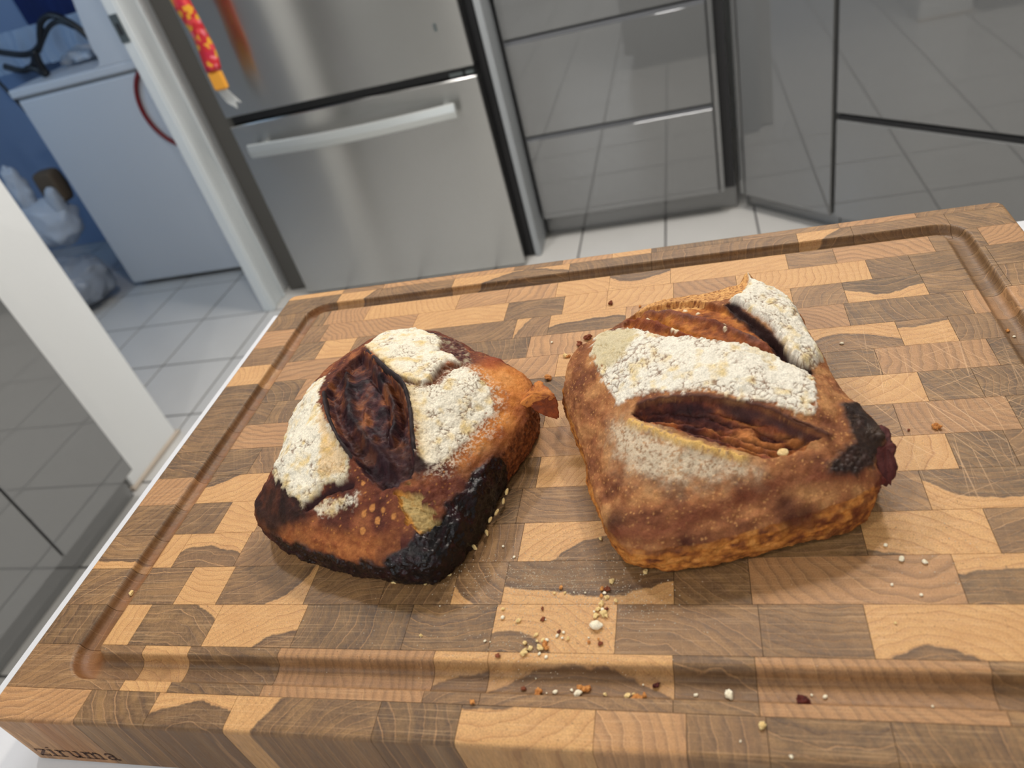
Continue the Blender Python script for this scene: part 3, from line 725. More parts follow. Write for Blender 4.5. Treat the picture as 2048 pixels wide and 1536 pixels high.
L1=dict(outline=[(99.1, 120.2, 23.5), (100.4, 100.0, 23.5), (123.4, 83.2, 23.5), (159.9, 71.7, 22.5), (190.9, 66.4, 21.5), (207.9, 70.9, 22.5), (217.1, 93.8, 24.5), (224.1, 123.7, 26.4), (235.7, 152.1, 28.4), (234.0, 177.4, 30.3), (222.2, 191.2, 32.3), (200.8, 204.2, 33.3), (173.1, 226.7, 34.2), (137.4, 230.4, 34.2), (113.5, 214.0, 33.3), (100.6, 191.6, 31.3), (95.2, 165.4, 29.3), (98.8, 138.7, 26.4)],centre=[162.0, 150.0, 51.7])
L2=dict(outline=[(273.2, 94.7, 22.5), (285.5, 74.2, 22.5), (309.3, 72.2, 23.5), (347.5, 81.5, 26.4), (378.6, 92.1, 29.4), (385.0, 107.3, 30.4), (389.1, 124.7, 32.3), (379.0, 147.7, 33.3), (374.0, 178.7, 35.2), (367.7, 209.7, 37.2), (355.2, 232.4, 37.2), (325.3, 231.0, 36.2), (296.5, 228.8, 36.2), (274.1, 209.5, 35.2), (254.7, 194.8, 33.3), (250.6, 170.1, 30.4), (257.7, 145.6, 27.4), (265.6, 120.6, 24.5)],centre=[318.0, 158.0, 48.9])

F1={
 'open':[(140.7,187.9,47),(152.0,175.6,50),(164.1,160.7,51),(177.9,149.0,51),(184.3,136.7,48),(188.8,123.4,45),(192.2,111.6,42),(193.6,106.1,40),(193.9,97.1,37),(187.2,92.7,36),(180.8,92.2,36),(174.8,95.1,38),(168.2,101.4,41),(164.3,106.7,43),(155.7,113.8,45),(148.8,124.5,48),(136.4,143.2,48),(128.6,156.6,46),(129.1,169.4,46),(133.2,182.3,46)],
 'lipL':[(129.5,156.1,46),(138.8,139.3,48),(145.5,128.3,49),(152.7,117.9,46),(158.2,111.7,45),(163.9,105.9,43)],
 'lipR':[(139.9,192.1,45),(162.9,164.2,51),(177.7,149.7,51),(183.7,139.1,49),(187.9,127.7,46),(190.7,117.3,44),(193.3,108.9,41)],
 'flourU':[(140.0,193.4,45),(140.2,207.1,41),(140.9,225.1,33),(155.0,222.0,35),(166.9,216.0,37),(178.5,205.3,39),(183.3,197.2,40),(186.1,182.7,44),(195.3,179.1,43),(201.4,171.6,44),(194.4,172.7,46),(192.1,164.2,48),(190.8,154.4,49),(188.2,149.8,49),(181.2,151.2,50),(176.9,152.5,51),(165.1,163.9,51)],
 'crackU':[(176.1,151.8,51),(183.3,150.3,50),(189.6,149.4,49),(191.8,157.6,48),(194.0,167.5,47),(198.8,170.8,45),(204.4,170.7,43)],
 'brownU':[(190.1,149.5,48),(191.6,162.4,48),(193.4,169.4,47),(198.2,173.0,45),(203.9,169.4,44),(199.4,165.1,46),(196.6,157.1,47),(194.2,151.6,47)],
 'flourL':[(179.6,149.7,51),(189.4,148.5,49),(195.9,152.0,47),(198.3,165.6,46),(205.1,168.0,43),(210.5,163.7,41),(218.5,157.6,37),(221.1,147.1,33),(217.4,137.6,32),(211.3,126.9,33),(206.7,116.0,34),(202.7,107.4,35),(196.5,105.2,38),(194.1,110.2,41),(189.4,125.8,46),(184.1,139.2,49)],
 'darkTR':[(168.5,214.9,37),(176.6,213.5,36),(186.2,211.7,32),(198.2,193.7,36),(207.2,174.2,41),(201.7,170.7,44),(187.0,183.0,44),(183.3,197.2,40)],
 'orange':[(209.9,166.7,41),(216.2,178.9,36),(227.9,185.5,24),(232.9,168.4,26),(229.5,147.8,27),(221.0,130.4,26),(215.9,119.7,27),(211.6,112.9,29),(217.7,134.0,31),(223.0,148.1,32),(218.9,160.6,37)],
 'right':[(223.6,121.8,12),(224.9,127.2,19),(226.9,135.6,23),(231.1,146.9,25),(235.3,159.8,23),(235.6,167.6,8),(234.3,163.6,2),(232.4,143.4,8),(226.3,130.8,6)],
 'jam':[(223.7,125.6,21),(223.2,120.6,13),(226.0,130.7,5),(227.6,135.5,3),(224.2,129.3,2),(218.6,108.6,2),(215.8,91.6,6),(212.7,85.7,1),(209.0,76.4,1),(198.8,67.5,4),(189.7,67.4,4),(182.9,67.1,10),(188.9,68.8,18),(202.0,70.6,19),(203.1,76.9,23),(201.5,79.9,25),(209.0,85.1,23),(206.9,92.0,27),(213.0,100.7,25),(215.3,111.6,26)],
 'cornerL':[(101.2,104.6,21),(110.5,107.9,29),(118.1,107.0,33),(136.2,97.4,33),(139.4,87.2,26),(128.8,87.1,23),(116.4,86.8,14),(105.2,95.4,17)],
 'flourLeft':[(120,178,43),(126.6,153.6,45),(140.5,132.9,49),(151.1,120.1,47),(162.1,107.8,43),(162.9,99.7,39),(156.6,97.4,37),(148.1,98.1,36),(146.5,94.4,33),(139.1,91.3,29),(128,98,32),(116,108,33),(106,122,33),(98,140,33),(97,160,33),(104,180,40)],
 'flourSm':[(143.1,90.0,29),(148.8,92.7,33),(161.3,92.2,34),(169.2,92.8,36),(166.7,87.8,32),(154.5,86.2,29),(146.0,86.6,27)],
 'goldL':[(131.8,149.5,47),(144.7,127.3,48),(153.1,116.0,46),(161.4,106.2,42),(160.2,100.8,39),(151.1,99.6,38),(145.0,104.3,39),(144.3,117.4,45),(135.7,135.3,47)],
 'tear':[(186.4,91.3,35),(191.5,92.8,36),(196.6,91.6,34),(201.5,88.0,30),(204.9,83.9,26),(203.6,81.5,25),(197.5,79.9,27),(192.2,85.0,31)],
 'seeds':[(171.6,84.7,30),(186.5,82.8,30),(178.6,81.9,29),(171.2,79.0,25),(175.6,86.4,32),(169.9,96.1,38),(181.3,85.3,31),(177.7,76.1,24),(182.9,98.8,40),(161.9,82.4,27),(166.0,78.3,24)],
 'gapL':[(140.3,90.9,29),(146.9,93.9,33),(152.3,95.9,35),(158.3,95.9,36),(164.2,96.4,37)],
 'axis':[(142.1,171.4,49),(161.8,142.8,52),(176.4,119.2,48),(185.7,104.5,42),(189.6,94.9,37)],
 'flap':[(231.7,158.5,27),(235.3,160.4,23)],
 'frontmid':[(175.8,81.1,28)],
 'bottomdark':[(116.1,87.2,10),(143.6,76.0,14),(165.1,70.7,15),(182.9,67.1,10)],
 'ridge1':[(139.0,167.5,49),(146.7,148.8,51),(154.8,132.4,50),(164.4,120.3,48),(174.1,111.8,46),(181.1,104.5,43)],
 'ridge2':[(155.3,167.3,51),(166.9,152.4,52),(174.0,142.1,51),(178.1,130.7,49),(179.2,119.3,48)],
 'ridge3':[(159.9,139.1,51),(163.7,126.7,50),(170.5,119.7,48)],
}
F2={
 'band':[(267.3,175.2,38),(267.5,194.2,35),(269.9,201.1,33),(282.5,196.5,39),(294.4,180.6,46),(305.6,171.8,48),(318.9,167.7,49),(333.3,162.9,48),(342.0,160.4,46),(350.3,156.7,44),(357.4,151.2,42),(364.6,148.3,39),(365.3,135.7,41),(365.9,128.7,40),(361.4,118.9,40),(355.9,119.0,41),(350.1,122.7,43),(342.3,125.3,44),(331.0,128.1,46),(322.8,130.8,46),(313.4,131.0,47),(301.9,133.7,46),(293.4,136.5,43),(283.4,136.3,38),(279.1,144.4,38),(274.5,155.3,38),(272.1,161.6,39)],
 'beige':[(267.3,175.2,38),(267.5,194.2,35),(269.9,201.1,33),(282.5,196.5,39),(292.3,181.7,45),(289.7,172.4,46),(284.9,163.6,44),(279.8,159.6,42),(272.1,162.9,39)],
 'low':[(280.4,130.4,35),(288.6,123.5,38),(299.9,114.5,41),(313.2,107.5,40),(328.9,101.6,36),(336.5,99.3,34),(339.4,97.1,33),(328.3,94.8,33),(315.5,93.3,33),(304.0,92.2,32),(290.5,98.6,32),(281.8,112.8,31),(278.4,124.3,32)],
 'lowridge':[(289.6,122.9,39),(297.2,116.0,41),(305.0,111.2,41),(313.2,107.5,40),(321.1,104.8,38),(328.2,102.8,37),(333.6,101.2,36)],
 'slashA':[(289.1,127.1,39),(293.4,129.8,42),(301.9,128.9,45),(312.4,128.3,46),(320.9,127.3,46),(330.0,125.5,45),(338.8,123.0,44),(345.8,119.9,43),(353.2,116.1,41),(360.4,112.0,38),(365.5,109.9,36),(358.8,105.4,36),(352.3,102.3,35),(346.0,101.2,35),(338.3,101.6,35),(332.3,103.9,37),(322.9,107.3,39),(311.7,112.0,42),(299.9,117.5,42),(293.5,122.0,41)],
 'lipA':[(293.4,130.4,42),(301.9,129.9,45),(312.5,129.1,46),(321.0,128.1,46),(330.1,126.3,45),(338.9,124.0,44),(345.9,121.3,43),(353.3,117.0,41),(360.6,113.3,39),(366.4,111.0,36)],
 'axisA':[(290.6,126.3,40),(305.3,121.2,44),(322.0,117.0,43),(336.9,111.3,40),(352.1,106.9,37),(363.8,108.8,36)],
 'slashB':[(282.2,200.4,38),(283.9,212.4,34),(290.2,213.0,37),(295.8,213.2,39),(306.8,213.5,40),(319.4,209.7,41),(333.2,196.6,46),(336.8,191.1,46),(341.8,181.5,46),(347.7,175.7,45),(353.3,169.0,43),(356.6,158.9,42),(361.5,149.9,40),(364.6,148.3,39),(357.4,151.2,42),(350.3,156.7,44),(342.0,160.4,46),(333.3,162.9,48),(318.9,167.7,49),(305.6,171.8,48),(294.4,180.6,46)],
 'rollB':[(284.4,206.3,37),(292.3,199.0,41),(301.3,187.2,46),(309.5,176.3,48),(318.9,168.6,49)],
 'chanB':[(296.5,200.8,42),(305.4,188.5,46),(313.4,180.1,48),(320.9,171.7,49),(331.6,165.4,48)],
 'ridgeB':[(293.9,208.2,39),(305.1,200.3,44),(314.4,192.5,46),(325.0,184.6,47),(334.0,175.5,48),(341.8,169.3,46),(349.1,161.9,44)],
 'ear':[(335.4,201.4,45),(341.8,208.7,43),(346.3,228.5,36),(354.5,219.4,38),(364.7,211.6,33),(367.2,195.0,35),(370.0,181.2,33),(372.7,163.1,32),(366.7,151.4,37),(361.7,151.8,40),(358.0,156.4,41),(355.7,166.6,42),(352.2,175.3,43),(347.4,182.6,45),(342.5,191.4,45)],
 'crackB':[(336.2,197.0,46),(341.2,186.2,46),(346.9,177.2,45),(352.4,168.6,43),(355.9,160.2,42),(360.1,152.6,40),(364.7,149.3,38)],
 'tip':[(346.3,228.5,36)],
 'char':[(375.3,128.0,36),(381.1,133.3,32),(384.7,127.0,30),(387.8,124.0,26),(385.7,115.3,26),(381.5,103.6,27),(375.5,97.4,28),(365.0,96.4,30),(365.4,98.9,31),(370.6,103.9,33),(376.9,109.7,31),(376.2,119.1,34)],
 'bump':[(385.2,117.1,28),(387.4,114.9,22),(387.1,112.9,14),(383.9,101.5,19)],
 'frontridge':[(280.3,79.8,9),(293.8,75.7,21),(307.9,79.1,23),(322.5,83.7,26),(338.6,90.1,29),(350.4,93.7,30),(365.6,95.4,29),(377.0,97.1,27)],
 'darkcorner':[(281.7,83.0,20)],
 'sideblot':[(309.8,73.7,19),(348.0,86.6,25),(349.8,82.8,19),(355.2,84.3,20)],
 'bits':[(291.9,203.6,40),(296.0,196.3,43),(299.1,194.6,44),(306.3,185.9,47),(308.5,178.0,48),(310.4,175.5,48),(314.1,202.6,44),(320.2,197.0,45),(332.3,181.6,48),(332.2,175.8,48)],
 'nut':[(349.4,104.0,36)],
 'grayleft':[(273.5,101.5,20),(283.8,89.3,24)],
 'slice':[(361.6,144.2,41),(369.6,132.0,39),(377.0,142.2,32),(370.5,154.1,35)],
}

def remeshed(V, F, vox):
    me = bpy.data.meshes.new('tmp'); me.from_pydata([tuple(v) for v in V], [], F); o = bpy.data.objects.new('tmp', me); COL.objects.link(o)
    md = o.modifiers.new('r', 'REMESH'); md.mode = 'VOXEL'; md.voxel_size = vox
    dg = bpy.context.evaluated_depsgraph_get(); dg.update(); ev = o.evaluated_get(dg); m2 = bpy.data.meshes.new_from_object(ev)
    bpy.data.objects.remove(o); bpy.data.meshes.remove(me)
    n = len(m2.vertices); P = np.empty(n*3); m2.vertices.foreach_get('co', P); P = P.reshape(-1, 3)
    N = np.empty(n*3); m2.vertices.foreach_get('normal', N)
    return m2, P, N.reshape(-1, 3)
def normals(m2, P):
    m2.vertices.foreach_set('co', P.ravel()); m2.update(); N = np.empty(len(P)*3); m2.vertices.foreach_get('normal', N); return N.reshape(-1, 3)
def C(*c): return np.array(lin(c))
def mix(col, c, m_): return col*(1-m_[:, None])+(c if getattr(c, 'ndim', 1) == 2 else np.asarray(c)[None])*m_[:, None]
def ramp(t, *cols):
    t = np.clip(t, 0, 1)*(len(cols)-1); i = np.minimum(t.astype(int), len(cols)-2); f = (t-i)[:, None]; K = np.array(cols); return K[i]*(1-f)+K[i+1]*f
def finish(name, m2, P, col, wet, centre, parent, label=None):
    P = P.copy(); P[:, 2] = np.maximum(P[:, 2], .05)
    Q = (P-np.array([centre[0], centre[1], 0]))/1000
    m2.vertices.foreach_set('co', Q.ravel()); at = m2.color_attributes.new('crust_color', 'FLOAT_COLOR', 'POINT')
    at.data.foreach_set('color', np.c_[np.clip(col, .002, .95), np.clip(wet, 0, 1)].astype(np.float32).ravel())
    m2.materials.clear(); m2.materials.append(M_CRUST); m2.shade_smooth(); m2.update(); m2.name = name
    return link(name, m2, parent, **({'label': label} if label else {}))
def flour(P, seed, white, cream, amt):
    """floured crust: crumbly patches with fine cracks. returns colour, relief, coverage modifier"""
    f1, f2, cid = worley(P+.6*(fbm(P, 1.3, 2, seed)[:, None]-.5), 3.1, seed); cr = 1-sst(.02, .10, f2-f1); cr = cr*sst(.45, .62, fbm(P, 7, 2, seed+9))
    g1, g2, gid = worley(P, 1.15, seed+5); lump = (1-g1)
    col = ramp(fbm(P, 5, 3, seed+2)*1.9-.5, white, white, cream); col = col*(1-.16*(1-sst(.05, .3, g2-g1)))[:, None]
    col = mix(col, C(120, 84, 60), cr*.8)
    return col, lump*.34-cr*.45, cr

def to_mm(L): return L
# ---------------------------------------------------------------- loaf on the right
V, F = loaf_base(L2); VOX = .52
m2, P, N = remeshed(V, F, VOX); q = P[:, :2].copy(); up_ = sst(.25, .6, N[:, 2]); c2 = np.array(L2['centre'][:2])
f = F2; D = np.zeros(len(P)); dz = np.zeros(len(P)); dxy = np.zeros((len(P), 2))
ws = q+1.0*(np.c_[fbm(P, 3, 3, 1), fbm(P, 3, 3, 2)]-.5)*2.4
D += (fbm(P, 14, 3, 3)-.5)*3.2+(fbm(P, 3, 3, 4)-.5)*1.3+(fbm(P, .9, 2, 5)-.5)*.32
sA = spoly(ws, f['slashA']); dLA = dline(ws, f['lipA']); inA = sst(0, -1.0, sA)
dA, sgA = sline(ws, f['axisA']); tA = dA*sgA
axd = np.array(f['axisA'][-1][:2])-np.array(f['axisA'][0][:2]); axd /= np.hypot(*axd); axn = np.array([-axd[1], axd[0]]); PA = np.c_[q@axd*.22, q@axn, P[:, 2]*.5]
ridA = np.abs(np.sin(tA*math.pi/4.2+fbm(PA, 4, 2, 8)*5))
dz -= up_*(sst(0, -3.2, sA)*np.minimum(sst(.0, 1.0, dLA), 1)*6.2)
dz += up_*sst(-.8, -3, sA)*(ridA*2.2+(fbm(PA, 1.5, 3, 9)-.5)*2.4+(fbm(P, 1.2, 2, 19)-.5)*1.0)
lipw = np.exp(-(dLA/1.6)**2)*(sA > -.4); dz += up_*lipw*2.0; dxy[:, 1] -= up_*np.exp(-(dLA/1.3)**2)*(sA > -1)*1.6
dLR = dline(ws, f['lowridge']); dz += up_*np.exp(-(dLR/1.2)**2)*(1.2+(1-worley(P, 1.6, 31)[0])*1.0)
sB = spoly(ws, f['slashB']); dRo = dline(ws, f['rollB']); dCh = dline(ws, f['chanB']); dRi = dline(ws, f['ridgeB']); dCr = dline(ws, f['crackB'])
inB = sst(.5, -1.5, sB); dz -= inB*3.4
dz += inB*(3.6*np.exp(-(dRo/2.2)**2)+3.2*np.exp(-(dRi/2.8)**2)-3.0*np.exp(-(dCh/1.7)**2)+(fbm(P, 2.2, 3, 12)-.5)*1.3)
sE = spoly(ws, f['ear']); inE = sst(.3, -1.2, sE); dz += inE*3.4*sst(.2, -3, sE); dz -= sst(.6, 0, sE*0+1)*0
crw = np.exp(-(dCr/1.7)**2)*(1-inE); dz -= crw*4.2
tip = np.array(f['tip'][0][:2]); dT = np.hypot(*(q-tip).T); dz += np.exp(-(dT/3.4)**2)*5.0; dxy[:, 1] += np.exp(-(dT/3.4)**2)*4.5
sBand = spoly(q+(np.c_[fbm(P, 2.5, 3, 20), fbm(P, 2.5, 3, 21)]-.5)*6, f['band']); inBand = sst(.9, -1.2, sBand)
dz += up_*inBand*.5
sC = spoly(ws, f['char']); inC = sst(2.2, -.6, sC)
wl1, wl2, _ = worley(P, 1.9, 44); lumpC = sst(.7, .1, wl1); shinyreg = inC*sst(.42, .55, fbm(P, 9, 2, 45)+.0*q[:, 0]+(c2[1]-45-q[:, 1])*.012)
D += inC*(.6+lumpC*1.0*sst(112, 104, q[:, 1]))
for k, b_ in enumerate(f['bump']):
    db = np.sqrt(((P-np.array([b_[0], b_[1], max(b_[2], 10)]))**2).sum(1)); D += np.exp(-(db/3.6)**2)*(2.6+(fbm(P, 2, 3, 50+k)-.5)*4.0)
dF = dline(q, f['frontridge']); fz = sst(.50, .72, P[:, 2]/np.maximum(24, 1))
# front wall (cut face) relief
side = 1-sst(.15, .5, N[:, 2]); D += side*((fbm(P*np.array([1, 1, 2.2]), 4, 3, 60)-.5)*1.5)
D -= np.exp(-((P[:, 2]-(.78*24+(q[:, 0]-290)*.07))/1.0)**2)*side*.7*(q[:, 1] < 120)
flc, flr, flk = flour(P, 70, C(240, 234, 218), C(232, 210, 160), 1)
covBand = inBand*sst(.30, .44, fbm(P, 1.4, 3, 75)+.35*sst(0, -4, sBand))*(1-inE)
sLow = spoly(q+(np.c_[fbm(P, 3, 3, 22), fbm(P, 3, 3, 23)]-.5)*8, f['low']); covLow = sst(2.5, -5, sLow)*sst(.38, .62, fbm(P, .9, 3, 76)+.10)*.8
covE = inE*sst(.28, .42, fbm(P, 1.6, 3, 77)+.2)
cov = np.maximum(covBand, covE)*up_
D += cov*(flr+.25)+covLow*up_*.15
P2 = P+N*D[:, None]; P2[:, 2] += dz; P2[:, :2] += dxy
# colours
n1 = fbm(P, 9, 4, 80); n2 = fbm(P, 2.2, 3, 81); n3 = fbm(P, .8, 2, 82); bl1, bl2, blid = worley(P, 1.5, 83)
col = ramp(n1*1.9-.45, C(108, 62, 40), C(148, 94, 58), C(184, 132, 84)); col = col*(.72+.56*n2)[:, None]
blister = sst(.36, .22, bl1)*(blid > .55); col = mix(col, C(206, 150, 92), blister*.7*(1-side*.6))
# side walls
sc_ = ramp(fbm(P*np.array([1, 1, 1.6]), 3.6, 4, 90)*1.9-.35, C(84, 42, 26), C(142, 82, 38), C(184, 116, 50), C(202, 138, 70)); sc_ = sc_*(.7+.6*n2)[:, None]
frontw = side*sst(0, 1, side); col = mix(col, sc_, frontw*.92)
for k, b_ in enumerate(f['sideblot']):
    db = np.sqrt(((P-np.array(b_))**2*np.array([1, 1, 1.6])).sum(1)); col = mix(col, C(62, 26, 18), np.exp(-(db/(4.2+k*.5))**2)*.85)
col = mix(col, C(104, 56, 34), np.exp(-((P[:, 2]-(.80*24+(q[:, 0]-290)*.07))/1.0)**2)*side*.7)
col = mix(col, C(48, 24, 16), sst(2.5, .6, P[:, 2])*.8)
dc = np.sqrt(((P-np.array(f['darkcorner'][0]))**2).sum(1)); col = mix(col, C(52, 32, 24), np.exp(-(dc/6.5)**2)*(.5+.6*n2))
rightz = sst(338, 366, q[:, 0])*side; col = mix(col, C(92, 42, 26), rightz*.75*sst(.3, .55, fbm(P, 5, 3, 93))); dFr = dline(q, f['frontridge']); col = mix(col, C(104, 52, 32), np.exp(-(dFr/3.2)**2)*(1-side)*.75)
grey = sst(8, -4, sLow)*up_; col = mix(col, C(176, 154, 122), grey*.42)
col = mix(col, C(222, 208, 182), covLow*up_*.75)
dLw = dLR; col = mix(col, C(226, 182, 104), np.exp(-(dLw/1.7)**2)*.9*sst(.3, .5, fbm(P, 1.5, 2, 94)+.1))
# slash A interior
ca = ramp(fbm(PA, 2.2, 4, 95)*1.8-.4+.5*sst(305, 345, q[:, 0])-.25*sst(1.5, -1.5, tA*-1), C(52, 26, 28), C(88, 44, 36), C(140, 76, 46), C(180, 114, 62))
ca = mix(ca, C(44, 22, 26), (1-ridA)*.65); ca = ca*(.6+.8*n2)[:, None]; col = mix(col, ca, inA)
col = mix(col, C(62, 34, 30), np.exp(-(dLA/1.5)**2)*(sA > -2.5)*.85*(1-covBand*.6))
col = mix(col, C(72, 46, 44)*(.7+.6*n2)[:, None], inA*sst(4.5, 2.5, dLA)*sst(322, 334, q[:, 0])*.9)
# slash B interior
dRs, sRs = sline(ws, f['ridgeB']); dRr, sRr = sline(ws, f['rollB'])
cb = ramp(fbm(P, 4.5, 4, 96)*1.8-.4, C(104, 52, 30), C(160, 92, 44), C(196, 128, 58)); cb = cb*(.7+.6*n2)[:, None]
cb = mix(cb, ramp(n2*1.8-.4, C(198, 128, 50), C(226, 168, 84)), np.exp(-(dCh/1.6)**2)*.9)
cb = mix(cb, ramp(n1*1.8-.4, C(86, 40, 32), C(128, 70, 52), C(96, 66, 60)), np.exp(-(dRi/2.5)**2)*.9)
cb = mix(cb, ramp(n1*1.5-.25, C(100, 46, 30), C(146, 74, 44)), np.exp(-(dRo/2.2)**2)*.85)
cb = mix(cb, ramp(n2*1.6-.3, C(40, 22, 24), C(74, 40, 38)), np.exp(-(dRo/2.6)**2)*.95*sst(286, 276, q[:, 0]))
tan_c = ramp(fbm(P, .9, 3, 98)*2.0-.5, C(122, 72, 44), C(204, 148, 88), C(226, 178, 112))
col = mix(col, cb, inB*(1-inE)); tanm = sst(2.2, 4.5, dRs*sRs)*(q[:, 1] > 205)*(1-inE)*sst(352, 344, q[:, 0]); col = mix(col, tan_c, tanm*.92)
for b_ in f['bits']:
    db = np.sqrt(((P-np.array(b_))**2).sum(1)); k_ = sst(1.3, .7, db+(n2-.5)*2); col = mix(col, C(236, 220, 186), k_*.95); P2[:, 2] += k_*.8; col = mix(col, C(48, 28, 26), np.clip(crw*1.3, 0, 1))
backside = side*(q[:, 1] > 190); col = mix(col, C(190, 124, 66)*1.0, backside*.4)
# flour
fl = flc.copy(); be = sst(1.5, -2.5, spoly(q, f['beige'])); fl = mix(fl, C(196, 180, 136), be*.75)
fl = mix(fl, C(226, 196, 128), np.exp(-(dLA/3)**2)*.5*sst(.5, .62, fbm(P, 3, 2, 101)))
col = mix(col, fl, np.clip(cov, 0, 1)*.95)
# char on the right
cch = ramp(fbm(P, 4, 3, 102)*1.6-.3, C(10, 9, 10), C(20, 16, 17), C(44, 28, 27)); col = mix(col, cch, inC*.93)
for k, b_ in enumerate(f['bump']):
    db = np.sqrt(((P-np.array([b_[0], b_[1], max(b_[2], 10)]))**2).sum(1)); col = mix(col, ramp(n2*1.6-.3, C(60, 24, 28), C(96, 40, 36), C(70, 30, 34)), np.exp(-(db/4.6)**2)*.95*(1-inC))
wet = inC*.42*sst(.3, .6, fbm(P, 3, 2, 103)+.15)+inA*.25*sst(.5, .7, fbm(P, 3, 2, 104))
loaf2 = empty('bread_loaf', (BX+c2[0]/1000, BY+c2[1]/1000, BZ), label='square floured bread loaf on the right with a wide white band across it', category='bread', group='bread loaves on the cutting board')
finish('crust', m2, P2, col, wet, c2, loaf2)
NV2 = len(P2)
def lumpmesh(name, r, seed, cfn, parent, loc, rot=(0, 0, 0), sub=3, amp=.35, wet=0., label=None):
    """small irregular piece in mm, coloured like crust"""
    import bmesh
    bm = bmesh.new(); bmesh.ops.create_icosphere(bm, subdivisions=sub, radius=1); Q = np.array([v.co[:] for v in bm.verts])
    mr = max(r); Q = Q*np.array(r); Q = Q*(1+amp*(fbm(Q+seed*7.7, mr*.6, 3, seed)-.5)*2)[:, None]
    for v, p in zip(bm.verts, Q): v.co = p/1000
    me = bpy.data.meshes.new(name); bm.to_mesh(me); bm.free(); at = me.color_attributes.new('crust_color', 'FLOAT_COLOR', 'POINT')
    c = cfn(Q); at.data.foreach_set('color', np.c_[c, np.full(len(Q), wet)].astype(np.float32).ravel()); me.materials.append(M_CRUST); me.shade_smooth()
    return link(name, me, parent, loc, rot, **({'label': label} if label else {}))
def plate(name, pts, thick, cfn, parent, base, seed, bend=0, wet=0., label=None, n=26, rough=.5):
    """bent torn sheet of crust: outline in local mm (x, y, z), filled as a thick irregular patch"""
    O = catmull([(p[0], p[1], p[2]) for p in pts], 64); c = O.mean(0); V = []; F = []
    rs = [1, .9, .75, .55, .35, .15, 0]
    jag = 1+.05*(np.random.RandomState(seed).rand(64)-.5)*2
    for s_ in (1, -1):
        for r in rs:
            Q = c+(O-c)*(r*jag[:, None]); Q = Q.copy(); Q[:, 2] += bend*(1-r*r)+s_*thick*.5*(1-r**6*.8); V.append(Q)
    V = np.concatenate(V); k = len(rs)
    V[:, 2] += (fbm(V, 2.2, 3, seed)-.5)*rough*2
    for i in range(k-1):
        for j in range(64):
            j2 = (j+1) % 64; F.append((i*64+j, (i+1)*64+j, (i+1)*64+j2, i*64+j2)); o_ = k*64; F.append((o_+i*64+j, o_+i*64+j2, o_+(i+1)*64+j2, o_+(i+1)*64+j))
    for j in range(64): F.append((j, (j+1) % 64, k*64+(j+1) % 64, k*64+j))
    me = bpy.data.meshes.new(name); me.from_pydata([tuple(v/1000) for v in V], [], F); at = me.color_attributes.new('crust_color', 'FLOAT_COLOR', 'POINT')
    c_ = cfn(V); at.data.foreach_set('color', np.c_[c_, np.full(len(V), wet)].astype(np.float32).ravel()); me.materials.append(M_CRUST); me.shade_smooth()
    return link(name, me, parent, tuple(np.array(base)/1000), **({'label': label} if label else {}))
def kcol(*cols, sc=2.0, s=0): return lambda Q: ramp(fbm(Q, sc, 3, s)*1.7-.35, *cols)
def rel(p, c): return ((p[0]-c[0])/1000, (p[1]-c[1])/1000, p[2]/1000)
# burnt flap lumps at the right edge of the loaf
plate('burnt_flap', [(-3, -12, -5), (1.5, -12, -7), (4.5, -7, -3), (3.6, -4, -1), (5.5, 0, 0), (4.2, 3, 1), (4.6, 8, 1.5), (0, 12, 2), (-4, 5, 2), (-4, -2, 1)], 3.4, kcol(C(56, 24, 26), C(84, 38, 34), C(46, 22, 26), s=3), loaf2, (f['bump'][2][0]-c2[0], f['bump'][2][1]-c2[1]+1, 24), 4, 1.2, .1, 'dark purple brown torn flap of crust', rough=1.4)
# loose nut on the slash
n_ = f['nut'][0]; lumpmesh('nut_piece', (2.2, 1.6, 1.3), 5, kcol(C(226, 190, 130), C(240, 214, 160)), loaf2, rel((n_[0], n_[1], n_[2]-1.2), c2), label='pale nut piece')

# ---------------------------------------------------------------- loaf on the left
V, F = loaf_base(L1); m2, P, N = remeshed(V, F, VOX); q = P[:, :2].copy(); up_ = sst(.2, .55, N[:, 2]); c1 = np.array(L1['centre'][:2]); f = F1
D = np.zeros(len(P)); dz = np.zeros(len(P)); dxy = np.zeros((len(P), 2))
ws = q+(np.c_[fbm(P, 3, 3, 201), fbm(P, 3, 3, 202)]-.5)*2.2; side = 1-sst(.15, .5, N[:, 2])
D += (fbm(P, 15, 3, 203)-.5)*3.4+(fbm(P, 3, 3, 204)-.5)*1.2+(fbm(P, .9, 2, 205)-.5)*.3
sO = spoly(ws, f['open']); inO = sst(.2, -1.0, sO); dLL = dline(ws, f['lipL']); dLR_ = dline(ws, f['lipR'])
dz -= sst(0, -3.5, sO)*6.0
r1, r2, r3 = (dline(ws, f[k]) for k in ('ridge1', 'ridge2', 'ridge3'))
dz += inO*(4.8*np.exp(-(r1/2.6)**2)+4.2*np.exp(-(r2/1.9)**2)+3.0*np.exp(-(r3/1.6)**2)-1.8*np.exp(-(np.abs(r2-3.2)/1.0)**2)+(fbm(P, 6, 2, 206)-.5)*4.0+(fbm(P, 1.0, 3, 207)-.5)*.8)
dz += np.exp(-(dLR_/2.2)**2)*(sO > 0)*1.8; dz += np.exp(-(dLL/2.0)**2)*(sO > 0)*1.2
sU = spoly(ws, f['flourU']); sF = spoly(q+(np.c_[fbm(P, 2.5, 3, 210), fbm(P, 2.5, 3, 211)]-.5)*5, f['flourL']); sBr = spoly(ws, f['brownU']); inBr = sst(.3, -.8, sBr)
dCU = dline(ws, f['crackU']); dz += up_*sst(.2, -1.4, sU)*1.5; dz -= np.exp(-(dCU/.8)**2)*.9; dz -= inBr*1.6
